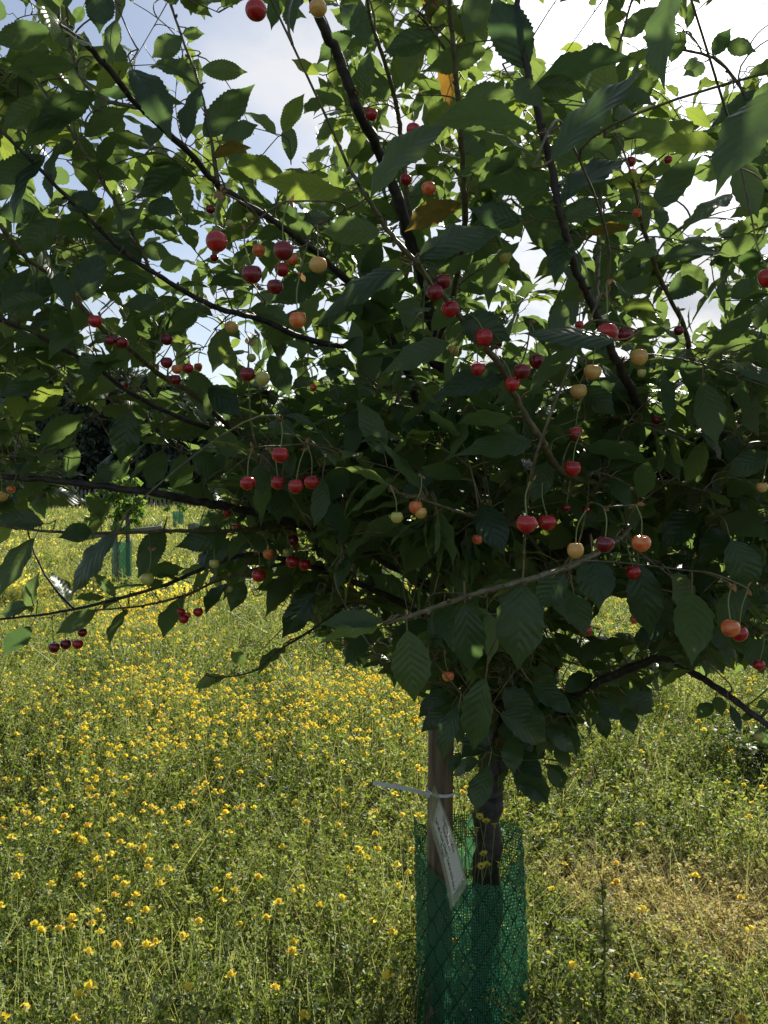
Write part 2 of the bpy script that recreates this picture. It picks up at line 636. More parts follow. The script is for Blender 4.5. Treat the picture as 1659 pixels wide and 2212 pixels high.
# ------------------------------------------------------------------ the cherry tree: branch skeleton
# each row: x, y (picture), d (metres away), r (mm)
TRUNK = [(1045, 2330, 2.2, 42), (1050, 2050, 2.2, 39), (1052, 1790, 2.2, 36), (1062, 1650, 2.2, 35), (1074, 1500, 2.2, 34),
         (1062, 1380, 2.18, 31), (1046, 1250, 2.15, 28), (1030, 1100, 2.11, 24), (1008, 990, 2.06, 20), (965, 820, 1.95, 17),
         (930, 660, 1.85, 15), (892, 530, 1.75, 13), (855, 420, 1.68, 11.5), (820, 330, 1.6, 10.5), (770, 230, 1.5, 9.5),
         (730, 120, 1.45, 9), (690, 40, 1.4, 8), (650, -80, 1.36, 7), (625, -220, 1.33, 5)]
LIMBS = [
    # upper left limb
    [(1030, 1130, 2.12, 16), (975, 1050, 2.05, 14), (925, 950, 1.97, 12), (890, 830, 1.9, 10), (835, 710, 1.8, 8.5), (780, 640, 1.7, 7.5),
     (700, 560, 1.6, 6.5), (610, 490, 1.5, 6), (530, 440, 1.45, 5.5), (460, 390, 1.4, 5.5), (420, 340, 1.34, 5), (300, 230, 1.2, 4.5),
     (200, 110, 1.1, 4), (120, 45, 1.05, 3.5), (40, -50, 1.0, 3)],
    # long lower left limb
    [(1060, 1390, 2.18, 18), (980, 1310, 2.08, 15), (900, 1250, 2.0, 13), (800, 1195, 1.9, 11), (700, 1150, 1.8, 9.5), (560, 1110, 1.7, 8.5),
     (440, 1085, 1.6, 8), (300, 1060, 1.5, 7), (130, 1040, 1.45, 6), (0, 1028, 1.4, 5), (-160, 1000, 1.35, 4)],
    # low drooping left branch
    [(1070, 1440, 2.19, 15), (980, 1380, 2.12, 11), (900, 1320, 2.05, 9), (720, 1240, 1.95, 7), (560, 1198, 1.85, 5.5), (455, 1222, 1.8, 4.5),
     (360, 1262, 1.75, 4), (230, 1300, 1.7, 3.2), (110, 1325, 1.65, 2.6), (0, 1338, 1.6, 2.2), (-70, 1346, 1.58, 1.6)],
    # mid left limb
    [(1000, 985, 2.06, 13), (930, 965, 1.98, 11), (850, 955, 1.9, 9), (700, 948, 1.78, 7), (600, 950, 1.7, 6), (520, 948, 1.65, 5.5),
     (420, 915, 1.55, 4.5), (300, 860, 1.45, 4), (200, 790, 1.35, 3.5), (100, 735, 1.3, 3), (0, 690, 1.25, 2.4), (-60, 660, 1.2, 2)],
    # limb through the cherries
    [(955, 795, 1.94, 11), (900, 765, 1.88, 9), (850, 750, 1.84, 8), (700, 742, 1.7, 6.5), (560, 690, 1.6, 5.5), (460, 660, 1.5, 5),
     (350, 600, 1.4, 4.2), (270, 545, 1.35, 3.8), (200, 480, 1.3, 3.4), (120, 400, 1.25, 3), (20, 300, 1.2, 2.4), (-50, 230, 1.18, 2)],
    # tan branch left of the crown
    [(520, 948, 1.65, 5.5), (430, 862, 1.5, 5), (340, 805, 1.4, 4.5), (270, 745, 1.3, 4.2), (210, 700, 1.25, 4), (130, 610, 1.2, 3.6),
     (60, 560, 1.15, 3.2), (0, 487, 1.1, 3), (-70, 420, 1.08, 2.4)],
    # green shoot in front of the crown
    [(1430, 1040, 1.68, 8), (1370, 1057, 1.5, 6), (1280, 1042, 1.38, 5.5), (1210, 1015, 1.25, 5), (1170, 952, 1.15, 4.6), (1120, 872, 1.1, 4.3),
     (1070, 777, 1.05, 4), (970, 655, 1.0, 3.6), (895, 565, .97, 3.3), (840, 500, .95, 3), (795, 430, .93, 2.6), (752, 360, .92, 2)],
    # thick right limb
    [(1060, 1360, 2.17, 22), (1110, 1280, 2.08, 19), (1180, 1215, 1.98, 17.5), (1280, 1150, 1.86, 16), (1390, 1075, 1.75, 14.5),
     (1440, 1015, 1.7, 13.5), (1530, 925, 1.6, 12), (1620, 840, 1.5, 10.5), (1720, 740, 1.42, 9)],
    # upright right shoot
    [(1440, 1015, 1.7, 9), (1405, 930, 1.56, 8), (1362, 840, 1.4, 7.3), (1322, 760, 1.3, 6.8), (1282, 668, 1.2, 6), (1242, 580, 1.12, 5.4),
     (1225, 515, 1.08, 5), (1205, 440, 1.05, 5), (1190, 350, 1.03, 4.8), (1162, 250, 1.0, 4.6), (1140, 150, .98, 4.2), (1122, 40, .97, 3.6),
     (1112, -60, .96, 3)],
    # upright middle shoot
    [(945, 740, 1.9, 8), (975, 650, 1.65, 6), (1002, 510, 1.42, 5), (1002, 400, 1.32, 4.6), (996, 300, 1.26, 4.4), (985, 160, 1.2, 4), (972, 20, 1.15, 3.5), (966, -60, 1.12, 3)],
    # small dark side branch by the leader
    [(893, 540, 1.76, 7), (882, 440, 1.74, 5.5), (868, 300, 1.7, 5), (852, 210, 1.65, 4.5), (828, 125, 1.6, 4), (800, 40, 1.55, 3), (790, -40, 1.5, 2.5)],
    # right side shoots
    [(1535, 922, 1.6, 8), (1502, 800, 1.5, 5), (1475, 700, 1.42, 4.2), (1432, 615, 1.33, 3.6), (1395, 510, 1.26, 3.2), (1372, 410, 1.2, 2.6)],
    [(1285, 672, 1.2, 5), (1292, 560, 1.35, 4), (1298, 420, 1.46, 3.6), (1310, 260, 1.52, 3), (1330, 130, 1.55, 2.6), (1368, -10, 1.55, 2.2)],
    [(1630, 832, 1.5, 7), (1690, 640, 1.55, 5), (1690, 460, 1.6, 4.2), (1650, 300, 1.6, 3.6), (1600, 190, 1.6, 3.2), (1540, 125, 1.58, 2.8), (1455, 105, 1.55, 2.2)],
    # lower right branch
    [(1072, 1570, 2.2, 16), (1160, 1535, 2.06, 12), (1250, 1492, 1.95, 11), (1370, 1442, 1.8, 9.5), (1435, 1420, 1.72, 8.5), (1500, 1455, 1.6, 7),
     (1570, 1502, 1.5, 6), (1640, 1553, 1.45, 5.5), (1740, 1620, 1.4, 4.5)],
    # front twig with big hanging leaves
    [(1390, 1078, 1.74, 8), (1350, 1150, 1.35, 5), (1255, 1212, 1.08, 4), (1175, 1242, .96, 3.4), (1090, 1266, .9, 3.1), (1000, 1291, .87, 2.8),
     (905, 1325, .85, 2.5), (832, 1347, .83, 1.8)],
    # thin green twig left of the middle
    [(1180, 1215, 1.98, 6), (1135, 1150, 1.55, 3.6), (1080, 1127, 1.36, 3), (995, 1107, 1.22, 2.6), (905, 1077, 1.15, 2.3), (840, 1060, 1.1, 1.8)],
    # thin lowest left twig
    [(790, 1272, 1.98, 5), (740, 1310, 1.9, 3.6), (690, 1350, 1.8, 3), (600, 1407, 1.65, 2.4), (550, 1449, 1.58, 2), (478, 1463, 1.55, 1.5), (440, 1458, 1.53, 1.2)],
    # upright thin shoots, left
    [(470, 396, 1.4, 4.4), (457, 305, 1.4, 3), (430, 182, 1.4, 2.5), (400, 100, 1.4, 2.2), (365, 0, 1.4, 2), (350, -50, 1.4, 1.7)],
    [(325, 583, 1.38, 3.4), (300, 530, 1.36, 3), (260, 455, 1.33, 2.8), (200, 360, 1.3, 2.5), (140, 262, 1.28, 2.2), (70, 160, 1.26, 1.8)],
    [(300, 232, 1.2, 3.4), (225, 215, 1.24, 2.6), (172, 165, 1.27, 2.2), (150, 70, 1.28, 1.9), (138, -30, 1.28, 1.6)],
    # second low left twig, beside the drooping one
    [(640, 1212, 1.9, 5), (560, 1229, 1.82, 4), (470, 1255, 1.78, 3.2), (400, 1286, 1.74, 2.8), (310, 1308, 1.7, 2.2), (210, 1318, 1.66, 1.8)],
    # twig with the pale spurs
    [(640, 1135, 1.76, 6), (520, 1146, 1.62, 4.5), (400, 1147, 1.52, 3.6), (280, 1150, 1.45, 3), (130, 1150, 1.4, 2.4), (0, 1135, 1.36, 2)],
]
SK_P, SK_D, SK_R = [], [], []          # skeleton nodes for things to grow from


def world_path(rows):
    a = np.array([[*P(x, y, d), r * 0.001] for x, y, d, r in rows])
    return spline(a, 7)


def remember(path, step=1):
    p = path[:, :3]
    t = nrm(np.gradient(p, axis=0))
    for i in range(0, len(p), step):
        SK_P.append(p[i]); SK_D.append(t[i]); SK_R.append(path[i, 3] if path.shape[1] > 3 else 0.0015)


tree = empty('cherry_tree', (0.27, 2.2, 0.0))
TORG = np.array((0.27, 2.2, 0.0))
tag(tree, 'young cherry tree with serrated green leaves rising out of the large foreground mesh guard', 'tree')


def knobbly(path):
    p = path.copy()
    k = rng.normal(size=(len(p), 3)) * p[:, 3:4] * 0.16
    p[1:-1, :3] += k[1:-1]
    p[:, 3] *= 1 + rng.normal(size=len(p)) * 0.05
    return p


tp = knobbly(world_path(TRUNK))
mb = MB()
add_tube(mb, tp[:, :3], tp[:, 3], 14, wob=0.03)
mb.build('trunk', M_bark, tree, origin=TORG)
remember(tp[22:])
for rows in LIMBS:
    lp = knobbly(world_path(rows))
    mb = MB()
    thin = max(r[3] for r in rows[1:]) < 6.2
    add_tube(mb, lp[:, :3], lp[:, 3], 10, wob=0.04)
    # buds along the branch
    for i in range(4, len(lp) - 1, 3):
        dr = nrm(rng.normal(size=3) + nrm(lp[i + 1, :3] - lp[i, :3]) * 0.8)
        q0 = lp[i, :3]
        q1 = q0 + dr * (lp[i, 3] + 0.006)
        add_tube(mb, np.array([q0, (q0 + q1) / 2 + dr * 0.002, q1]), [0.0022, 0.0024, 0.0006], 5)
    mb.build('branch', M_twig if thin else M_bark, tree, origin=TORG)
    remember(lp)

# ------------------------------------------------------------------ cherries: x, y, diameter (picture), colour, label
CH = [
    (553, 22, 46, 'r', 'big red cherry hanging against blue sky at the very top of the picture'),
    (687, 17, 39, 'y', 'yellow cherry at the tip of the bare dark leader, top of the picture'),
    (468, 521, 47, 'r', 'big bright red cherry, leftmost of the large ones in the upper-left cluster'),
    (559, 541, 29, 'o', 'orange-red cherry just left of the darkest red one in the upper-left cluster'),
    (612, 541, 43, 'd', 'large dark red cherry with a sunlit edge, topmost right in the upper-left cluster'),
    (631, 560, 27, 'o', 'small orange-red cherry half behind the large dark red cherry'),
    (544, 592, 43, 'd', 'large dark red cherry hanging low under the orange-red one, upper-left cluster'),
    (609, 582, 31, 'r', 'medium red cherry directly under the large dark red sunlit cherry'),
    (594, 619, 36, 'd', 'lowest dark red cherry of the upper-left cluster, partly behind a leaf'),
    (687, 572, 38, 'y', 'dull yellow cherry right of the upper-left red cluster'),
    (643, 690, 38, 'o', 'single orange-red cherry hanging below the yellow one near the middle'),
    (500, 707, 29, 'y', 'peach-yellow cherry hanging alone left of the single orange-red one'),
    (455, 452, 20, 'd', 'small dark red cherry tucked in the leaves above the big bright red cherry'),
    (496, 483, 17, 'g', 'small green-yellow cherry on a short stalk right of the big bright red cherry'),
    (539, 467, 17, 'g', 'tiny greenish cherry under the brown dried spur at upper left'),
    (205, 693, 29, 'r', 'red cherry on the tan branch at left with a leaf beside it'),
    (238, 735, 23, 'd', 'smaller dark cherry of the touching pair on the tan left branch'),
    (263, 740, 28, 'd', 'larger dark cherry of the touching pair on the tan left branch'),
    (360, 733, 26, 'd', 'dark red cherry alone above the left-hand cluster of red and orange cherries'),
    (463, 557, 18, 'r', 'small red cherry peeping out below the big bright red cherry'),
    (206, 385, 16, 'd', 'small dark cherry deep in the leaves of the upper left crown'),
    (802, 247, 28, 'r', 'red cherry beside the dark leader, higher one near the top middle'),
    (893, 280, 30, 'r', 'bright red cherry just under the long dark leaf at top middle'),
    (877, 388, 26, 'r', 'red cherry half hidden by the leader, left of the orange-red one'),
    (926, 407, 31, 'o', 'orange-red cherry by the brown-spotted leaf, right of the leader'),
    (930, 456, 16, 'o', 'tiny orange cherry beneath the brown-spotted leaf'),
    (1089, 552, 32, 'g', 'pale greenish cherry hanging alone right of the middle shoot'),
    (958, 607, 35, 'd', 'upper dark red cherry of three in a chain beside the leader'),
    (940, 631, 38, 'd', 'middle dark cherry of three in a chain beside the leader'),
    (973, 667, 40, 'r', 'lowest and reddest cherry of three in a chain beside the leader'),
    (1046, 728, 40, 'r', 'red cherry partly under the triangular dark leaf near the centre'),
    (1073, 742, 25, 'd', 'small dark red cherry right behind the one under the triangular leaf'),
    (1312, 719, 46, 'r', 'large glossy red cherry on the upright right shoot'),
    (1351, 722, 33, 'd', 'darker cherry touching the large glossy red one on its right'),
    (1363, 349, 22, 'r', 'small red cherry, upper one of two together at upper right'),
    (1366, 374, 20, 'o', 'small orange cherry, lower one of two together at upper right'),
    (1443, 345, 18, 'r', 'tiny red cherry alone in the bright leaves at upper right'),
    (1376, 460, 20, 'o', 'small orange-red cherry on the thin green right shoot'),
    (1251, 702, 20, 'r', 'small red cherry left of the large glossy red one'),
    (1466, 714, 22, 'd', 'small dark cherry in the leaves right of the glossy pair'),
    (1661, 600, 44, 'r', 'red cherry cut by the right edge of the picture, upper half'),
    (360, 783, 26, 'd', 'topmost dark cherry of the left-hand cluster of red and orange cherries'),
    (382, 797, 22, 'o', 'orange cherry in the middle of the left-hand cluster'),
    (406, 795, 23, 'r', 'red cherry second from right in the left-hand cluster'),
    (378, 820, 25, 'd', 'lowest dark cherry of the left-hand cluster'),
    (428, 792, 18, 'o', 'small peach cherry at the right end of the left-hand cluster'),
    (534, 808, 33, 'd', 'dark red cherry touching a pair of greenish ones'),
    (567, 817, 33, 'g', 'greenish yellow cherry beside the dark red one, left of centre'),
    (543, 773, 20, 'g', 'small yellow-green cherry above the dark red and greenish pair'),
    (292, 777, 15, 'd', 'small dark cherry below the touching pair on the tan left branch'),
    (272, 832, 14, 'r', 'tiny red cherry above a leaf on the tan twig at left'),
    (605, 982, 36, 'r', 'red cherry, highest of the red group left of the trunk'),
    (535, 1043, 33, 'r', 'bright red cherry on a long stalk, left end of the red group'),
    (600, 1042, 31, 'r', 'red cherry second from left in the red group left of the trunk'),
    (639, 1050, 34, 'r', 'red cherry hanging lowest in the red group left of the trunk'),
    (653, 1034, 25, 'r', 'red cherry squeezed behind two others in the red group left of the trunk'),
    (673, 1041, 32, 'r', 'red cherry at the right end of the red group left of the trunk'),
    (509, 1083, 18, 'g', 'small greenish cherry just above the long left branch'),
    (510, 1138, 19, 'o', 'small peach cherry resting by the pale twig end at left'),
    (490, 1108, 17, 'r', 'small red cherry under the long left branch'),
    (580, 1196, 25, 'o', 'orange cherry, left of the low group above the meadow'),
    (620, 1193, 19, 'g', 'small yellow-green cherry in the low group above the meadow'),
    (631, 1213, 28, 'r', 'red cherry in the middle of the low group above the meadow'),
    (658, 1219, 27, 'r', 'bright red cherry at the right of the low group above the meadow'),
    (559, 1243, 30, 'r', 'bright red cherry lowest in the low group above the meadow'),
    (633, 1167, 25, 'd', 'dark red cherry highest in the low group above the meadow'),
    (463, 1217, 22, 'g', 'green cherry in shade on the low drooping left branch'),
    (318, 1250, 28, 'g', 'spotted greenish cherry above the low branch near the far guard'),
    (471, 1260, 16, 'g', 'small green cherry, left of a pair under the low left branch'),
    (495, 1272, 16, 'g', 'small green cherry, right of a pair under the low left branch'),
    (391, 1321, 18, 'r', 'red cherry, left of four hanging over yellow flowers at lower left'),
    (397, 1337, 21, 'r', 'lowest red cherry of four hanging over yellow flowers at lower left'),
    (405, 1329, 16, 'o', 'pale cherry behind the others of four hanging over yellow flowers'),
    (428, 1322, 21, 'r', 'red cherry apart on the right of four hanging over yellow flowers'),
    (117, 1398, 24, 'd', 'dark cherry at the left end of the lowest row, lower left'),
    (142, 1391, 23, 'd', 'nearly black cherry in the middle of the lowest row, lower left'),
    (168, 1391, 23, 'r', 'red cherry at the right end of the lowest row, lower left'),
    (178, 1366, 21, 'd', 'dark cherry above the lowest row of three, lower left'),
    (5, 1072, 22, 'y', 'yellow cherry cut by the left edge of the picture'),
    (24, 1057, 18, 'o', 'peach cherry just inside the left edge of the picture'),
    (677, 837, 16, 'o', 'tiny orange cherry against a patch of white sky left of the leader'),
    (815, 843, 14, 'o', 'tiny orange-red cherry by white sky right of the smallest orange one'),
    (978, 758, 27, 'y', 'apricot cherry hanging right of the leader near the centre'),
    (1032, 797, 30, 'r', 'red cherry mostly behind a broad dark leaf at the centre'),
    (1128, 801, 36, 'd', 'middle dark red cherry of three in a slanting row right of centre'),
    (1160, 780, 33, 'd', 'highest dark red cherry of three in a slanting row right of centre'),
    (1107, 829, 34, 'r', 'lowest red cherry of three in a slanting row right of centre'),
    (1280, 803, 37, 'y', 'bright yellow cherry below the large glossy red one'),
    (1250, 845, 36, 'y', 'yellow cherry half hidden by a leaf, below the bright yellow one'),
    (1381, 771, 38, 'y', 'pale yellow cherry right of the upright shoot under the glossy pair'),
    (1386, 806, 20, 'g', 'small yellow-green cherry just under the pale yellow one'),
    (1418, 907, 22, 'd', 'dark cherry alone near the fork of the thick right limb'),
    (1328, 897, 16, 'o', 'tiny orange cherry left of the shoot above the right fork'),
    (1243, 935, 29, 'r', 'red cherry half behind a dark leaf, right of the trunk'),
    (1237, 1011, 36, 'r', 'glossy red cherry at the bend of the green shoot'),
    (1586, 917, 14, 'r', 'tiny red cherry in the far right leaves'),
    (898, 1095, 30, 'o', 'red-orange cherry behind the yellow one on the thin green twig'),
    (909, 1107, 27, 'y', 'yellow-orange cherry in front of the red-orange one on the thin twig'),
    (857, 1117, 27, 'g', 'yellow-green cherry left of the red and yellow pair on the thin twig'),
    (1050, 1088, 26, 'g', 'lime cherry hanging alone in front of the trunk'),
    (1138, 1131, 44, 'r', 'left one of two big red cherries in front of a sunlit leaf'),
    (1182, 1128, 39, 'r', 'right one of two big red cherries in front of a sunlit leaf'),
    (1031, 1165, 24, 'o', 'orange cherry in shade beside the trunk'),
    (1224, 1097, 18, 'd', 'small dark cherry above the two big red ones to their right'),
    (1268, 1100, 22, 'd', 'dim dark red cherry in the shade by the yellowing leaf'),
    (1243, 1188, 37, 'y', 'apricot cherry lowest beside the sunlit leaf'),
    (1307, 1175, 40, 'd', 'crimson cherry between two apricot ones'),
    (1385, 1173, 40, 'o', 'apricot cherry on the right of the crimson one'),
    (1368, 1236, 32, 'r', 'red cherry half covered below the crimson and apricot trio'),
    (1371, 1338, 20, 'o', 'small orange cherry in the gap over bright meadow at right'),
    (1265, 1361, 28, 'r', 'red cherry behind dark leaves in the lower right crown'),
    (1578, 1356, 40, 'o', 'orange-red cherry, left of the pair in deep shade at right'),
    (1597, 1368, 36, 'r', 'red cherry, right of the pair in deep shade at right'),
    (1640, 1436, 24, 'r', 'red cherry under dark leaves close to the right edge'),
    (1646, 1052, 24, 'y', 'yellow cherry among leaves at the right edge'),
    (968, 1460, 25, 'o', 'orange cherry hanging over the stake beside a big dark leaf'),
    (1091, 1720, 19, 'g', 'greenish cherry hanging lowest of all beside the trunk above the guard'),
    (1245, 1057, 16, 'y', 'tiny yellow cherry under the green shoot right of the trunk'),
    (1640, 1590, 23, 'g', 'dull green cherry below the low right branch'),
]

# ------------------------------------------------------------------ leaves
_t = {}


def leaf_grid(R, Cn):
    if (R, Cn) in _t:
        return _t[(R, Cn)]
    t = np.linspace(0, 1, R)
    s = np.linspace(-1, 1, Cn)
    w = np.sin(np.pi * t ** 0.88) ** 0.82
    sm = np.clip((t - 0.66) / 0.30, 0, 1)
    w = w * (1 - 0.52 * sm * sm * (3 - 2 * sm))
    w[0] = 0.03
    w[-1] = 0.012
    a = (np.arange(R - 1)[:, None] * Cn + np.arange(Cn - 1)[None]).ravel()
    Fq = np.stack([a, a + 1, a + Cn + 1, a + Cn], -1)
    uv = np.stack(np.meshgrid(s * 0.5 + 0.5, t), -1).reshape(-1, 2)
    _t[(R, Cn)] = (t, s, w, Fq, uv)
    return _t[(R, Cn)]


def leaf_batch(base, a, n, L, W, droop, fold, twist, tint, R=10, Cn=5):
    """N leaves at once -> V, F, uv, col"""
    N = len(base)
    t, s, w, Fq, uv = leaf_grid(R, Cn)
    a = nrm(a)
    n = nrm(n - a * np.sum(a * n, 1, keepdims=True))
    b = np.cross(a, n)
    dr = np.where(np.abs(droop) < 0.05, 0.05, droop)[:, None]
    th = dr * (0.5 - t[None])
    X = (np.sin(dr / 2) - np.sin(th)) / dr
    Z = (np.cos(th) - np.cos(dr / 2)) / dr
    ch = 2 * np.sin(dr / 2) / dr
    X, Z = X / ch, Z / ch
    ctr = base[:, None] + L[:, None, None] * (X[..., None] * a[:, None] + Z[..., None] * n[:, None])
    nn = -a[:, None] * np.sin(th)[..., None] + n[:, None] * np.cos(th)[..., None]
    tw = twist[:, None] * (t[None] - 0.4)
    bb = b[:, None] * np.cos(tw)[..., None] + nn * np.sin(tw)[..., None]
    nn2 = nn * np.cos(tw)[..., None] - b[:, None] * np.sin(tw)[..., None]
    hw = (W / 2)[:, None] * w[None]
    saw = 1 + 0.045 * np.where(np.arange(R) % 2 == 0, 1, -1)
    lat = np.tile(s[None], (R, 1))
    lat[:, 0] *= saw
    lat[:, -1] *= saw
    ab = np.abs(s)
    cf, sf = np.cos(fold), np.sin(fold)
    rip = 0.05 * np.sin(2 * np.pi * (3.0 * t)[None, :, None] + (tint[:, 0] * 20)[:, None, None] + np.sign(s)[None, None] * 1.3) * (ab ** 2)[None, None]
    off_b = hw[..., None] * lat[None] * cf[:, None, None]
    off_n = hw[..., None] * (ab[None, None] * sf[:, None, None] + rip * 2 - 0.25 * (ab ** 2)[None, None] * (fold[:, None, None] > 0))
    V = ctr[:, :, None] + off_b[..., None] * bb[:, :, None] + off_n[..., None] * nn2[:, :, None]
    nv = R * Cn
    Fa = (Fq[None] + (np.arange(N) * nv)[:, None, None]).reshape(-1, 4)
    UV = np.tile(uv, (N, 1))
    col = np.repeat(np.concatenate([tint, np.ones((N, 1))], 1), nv, 0)
    return V.reshape(-1, 3), Fa, UV, col


OFF = {'1': (0, 0), '2': (829.5, 0), '3': (0, 737), '4': (829.5, 737), '6': (829.5, 1475)}
# region, base x y, tip x y, apparent width, look (d dark for shaded, m mid b browning)
HL = """
1 215 125 -40 190 110 d
1 175 -5 232 187 70 l
1 435 -70 430 147 140 d
1 500 85 488 292 70 m
1 345 295 12 312 90 m
1 360 30 318 105 60 m
1 780 155 654 251 95 m
1 790 145 886 146 60 m
1 870 300 1072 312 90 m
1 850 367 640 294 80 m
1 880 590 1102 364 140 d
1 808 600 885 345 80 d
1 420 400 138 575 130 d
1 640 440 405 410 50 d
1 575 300 742 612 150 d
1 560 270 408 405 80 l
1 205 430 8 560 130 m
1 305 500 95 652 110 m
1 365 590 566 464 90 m
1 430 725 512 580 70 m
1 195 675 -40 805 110 d
1 170 912 -30 925 120 d
1 225 862 247 618 55 m
1 290 890 445 858 110 d
1 782 730 588 862 130 d
1 345 730 566 775 75 m
1 1225 752 975 715 110 l
1 1482 832 1128 784 120 l
1 920 692 1088 640 60 b
1 958 608 1116 540 80 m
1 1190 582 1044 484 50 l
1 1222 572 1316 404 80 l
1 1378 320 1258 256 50 l
1 1490 450 1352 387 70 m
1 1402 414 1311 493 60 m
1 1255 695 1240 530 80 m
1 1325 700 1432 640 50 l
1 1290 -30 1268 144 90 d
1 1205 -30 1172 132 70 d
1 1522 138 1368 278 90 d
1 1622 192 1480 20 130 d
1 1432 245 1445 385 60 l
1 1572 435 1602 212 85 m
1 1362 995 1074 1046 90 m
1 1642 1005 1386 1002 140 m
1 1740 1170 1370 1410 100 d
1 610 1130 388 1000 110 d
1 407 990 238 1010 70 d
1 242 945 78 1105 130 m
1 355 1300 441 1050 130 d
1 508 1105 384 1232 60 l
1 192 1290 -20 1335 110 d
1 642 1210 404 1268 90 d
1 610 1075 742 1102 90 m
1 852 1343 714 1444 100 m
1 1062 1200 894 1236 75 d
1 1382 1195 1160 1314 140 d
1 1482 1175 1298 1222 80 d
1 1262 1400 1030 1350 100 m
2 215 150 -5 228 130 d
2 615 297 470 -20 200 d
2 650 372 1086 255 120 d
2 725 692 1142 289 130 d
2 657 577 188 542 110 d
2 -60 860 287 534 120 m
2 717 822 408 806 120 d
2 730 692 987 600 110 d
2 762 880 1052 690 100 d
2 770 950 946 866 100 m
2 345 442 578 408 150 m
2 650 372 872 392 110 m
2 442 215 168 312 110 m
2 1250 -60 1212 390 150 d
2 1720 390 1430 850 230 d
2 1602 382 1400 562 70 d
2 1502 838 1268 1027 70 m
2 1264 600 968 576 100 m
2 1452 640 1102 672 90 l
2 140 1122 517 1004 120 m
2 138 1142 330 1094 90 d
2 330 1372 552 1472 170 d
2 782 1038 738 1242 130 d
2 332 880 88 1002 110 b
2 1062 985 860 1022 50 b
2 1198 1130 1492 1106 70 m
2 1230 1292 1386 1164 140 d
3 268 195 108 312 105 l
3 560 298 520 532 150 d
3 322 450 300 597 85 m
3 830 128 912 338 140 m
3 502 830 308 1104 90 d
3 702 818 594 1028 130 d
3 982 830 758 890 120 d
3 394 815 252 850 105 d
3 136 1170 175 994 70 m
3 286 1142 218 998 70 m
3 132 1145 -2 1182 70 d
3 412 1165 238 1266 90 m
3 786 1100 704 1284 85 d
3 1360 1088 1218 1284 120 d
3 150 850 -2 1102 100 m
3 1632 1235 1364 1318 70 l
3 1652 1215 1378 1226 90 m
4 285 8 -10 142 110 m
4 516 160 214 242 120 d
4 642 432 286 502 110 m
4 705 520 640 702 130 d
4 1342 740 1198 902 160 d
4 822 850 648 842 130 l
4 350 1130 372 1432 180 d
4 600 1050 580 1422 240 d
4 100 1250 132 1562 200 m
4 1330 1088 1330 1402 200 d
4 1100 958 1152 1282 160 d
4 900 920 930 1162 190 d
4 106 1125 -60 1000 110 m
4 -8 1262 -170 1260 120 m
"""
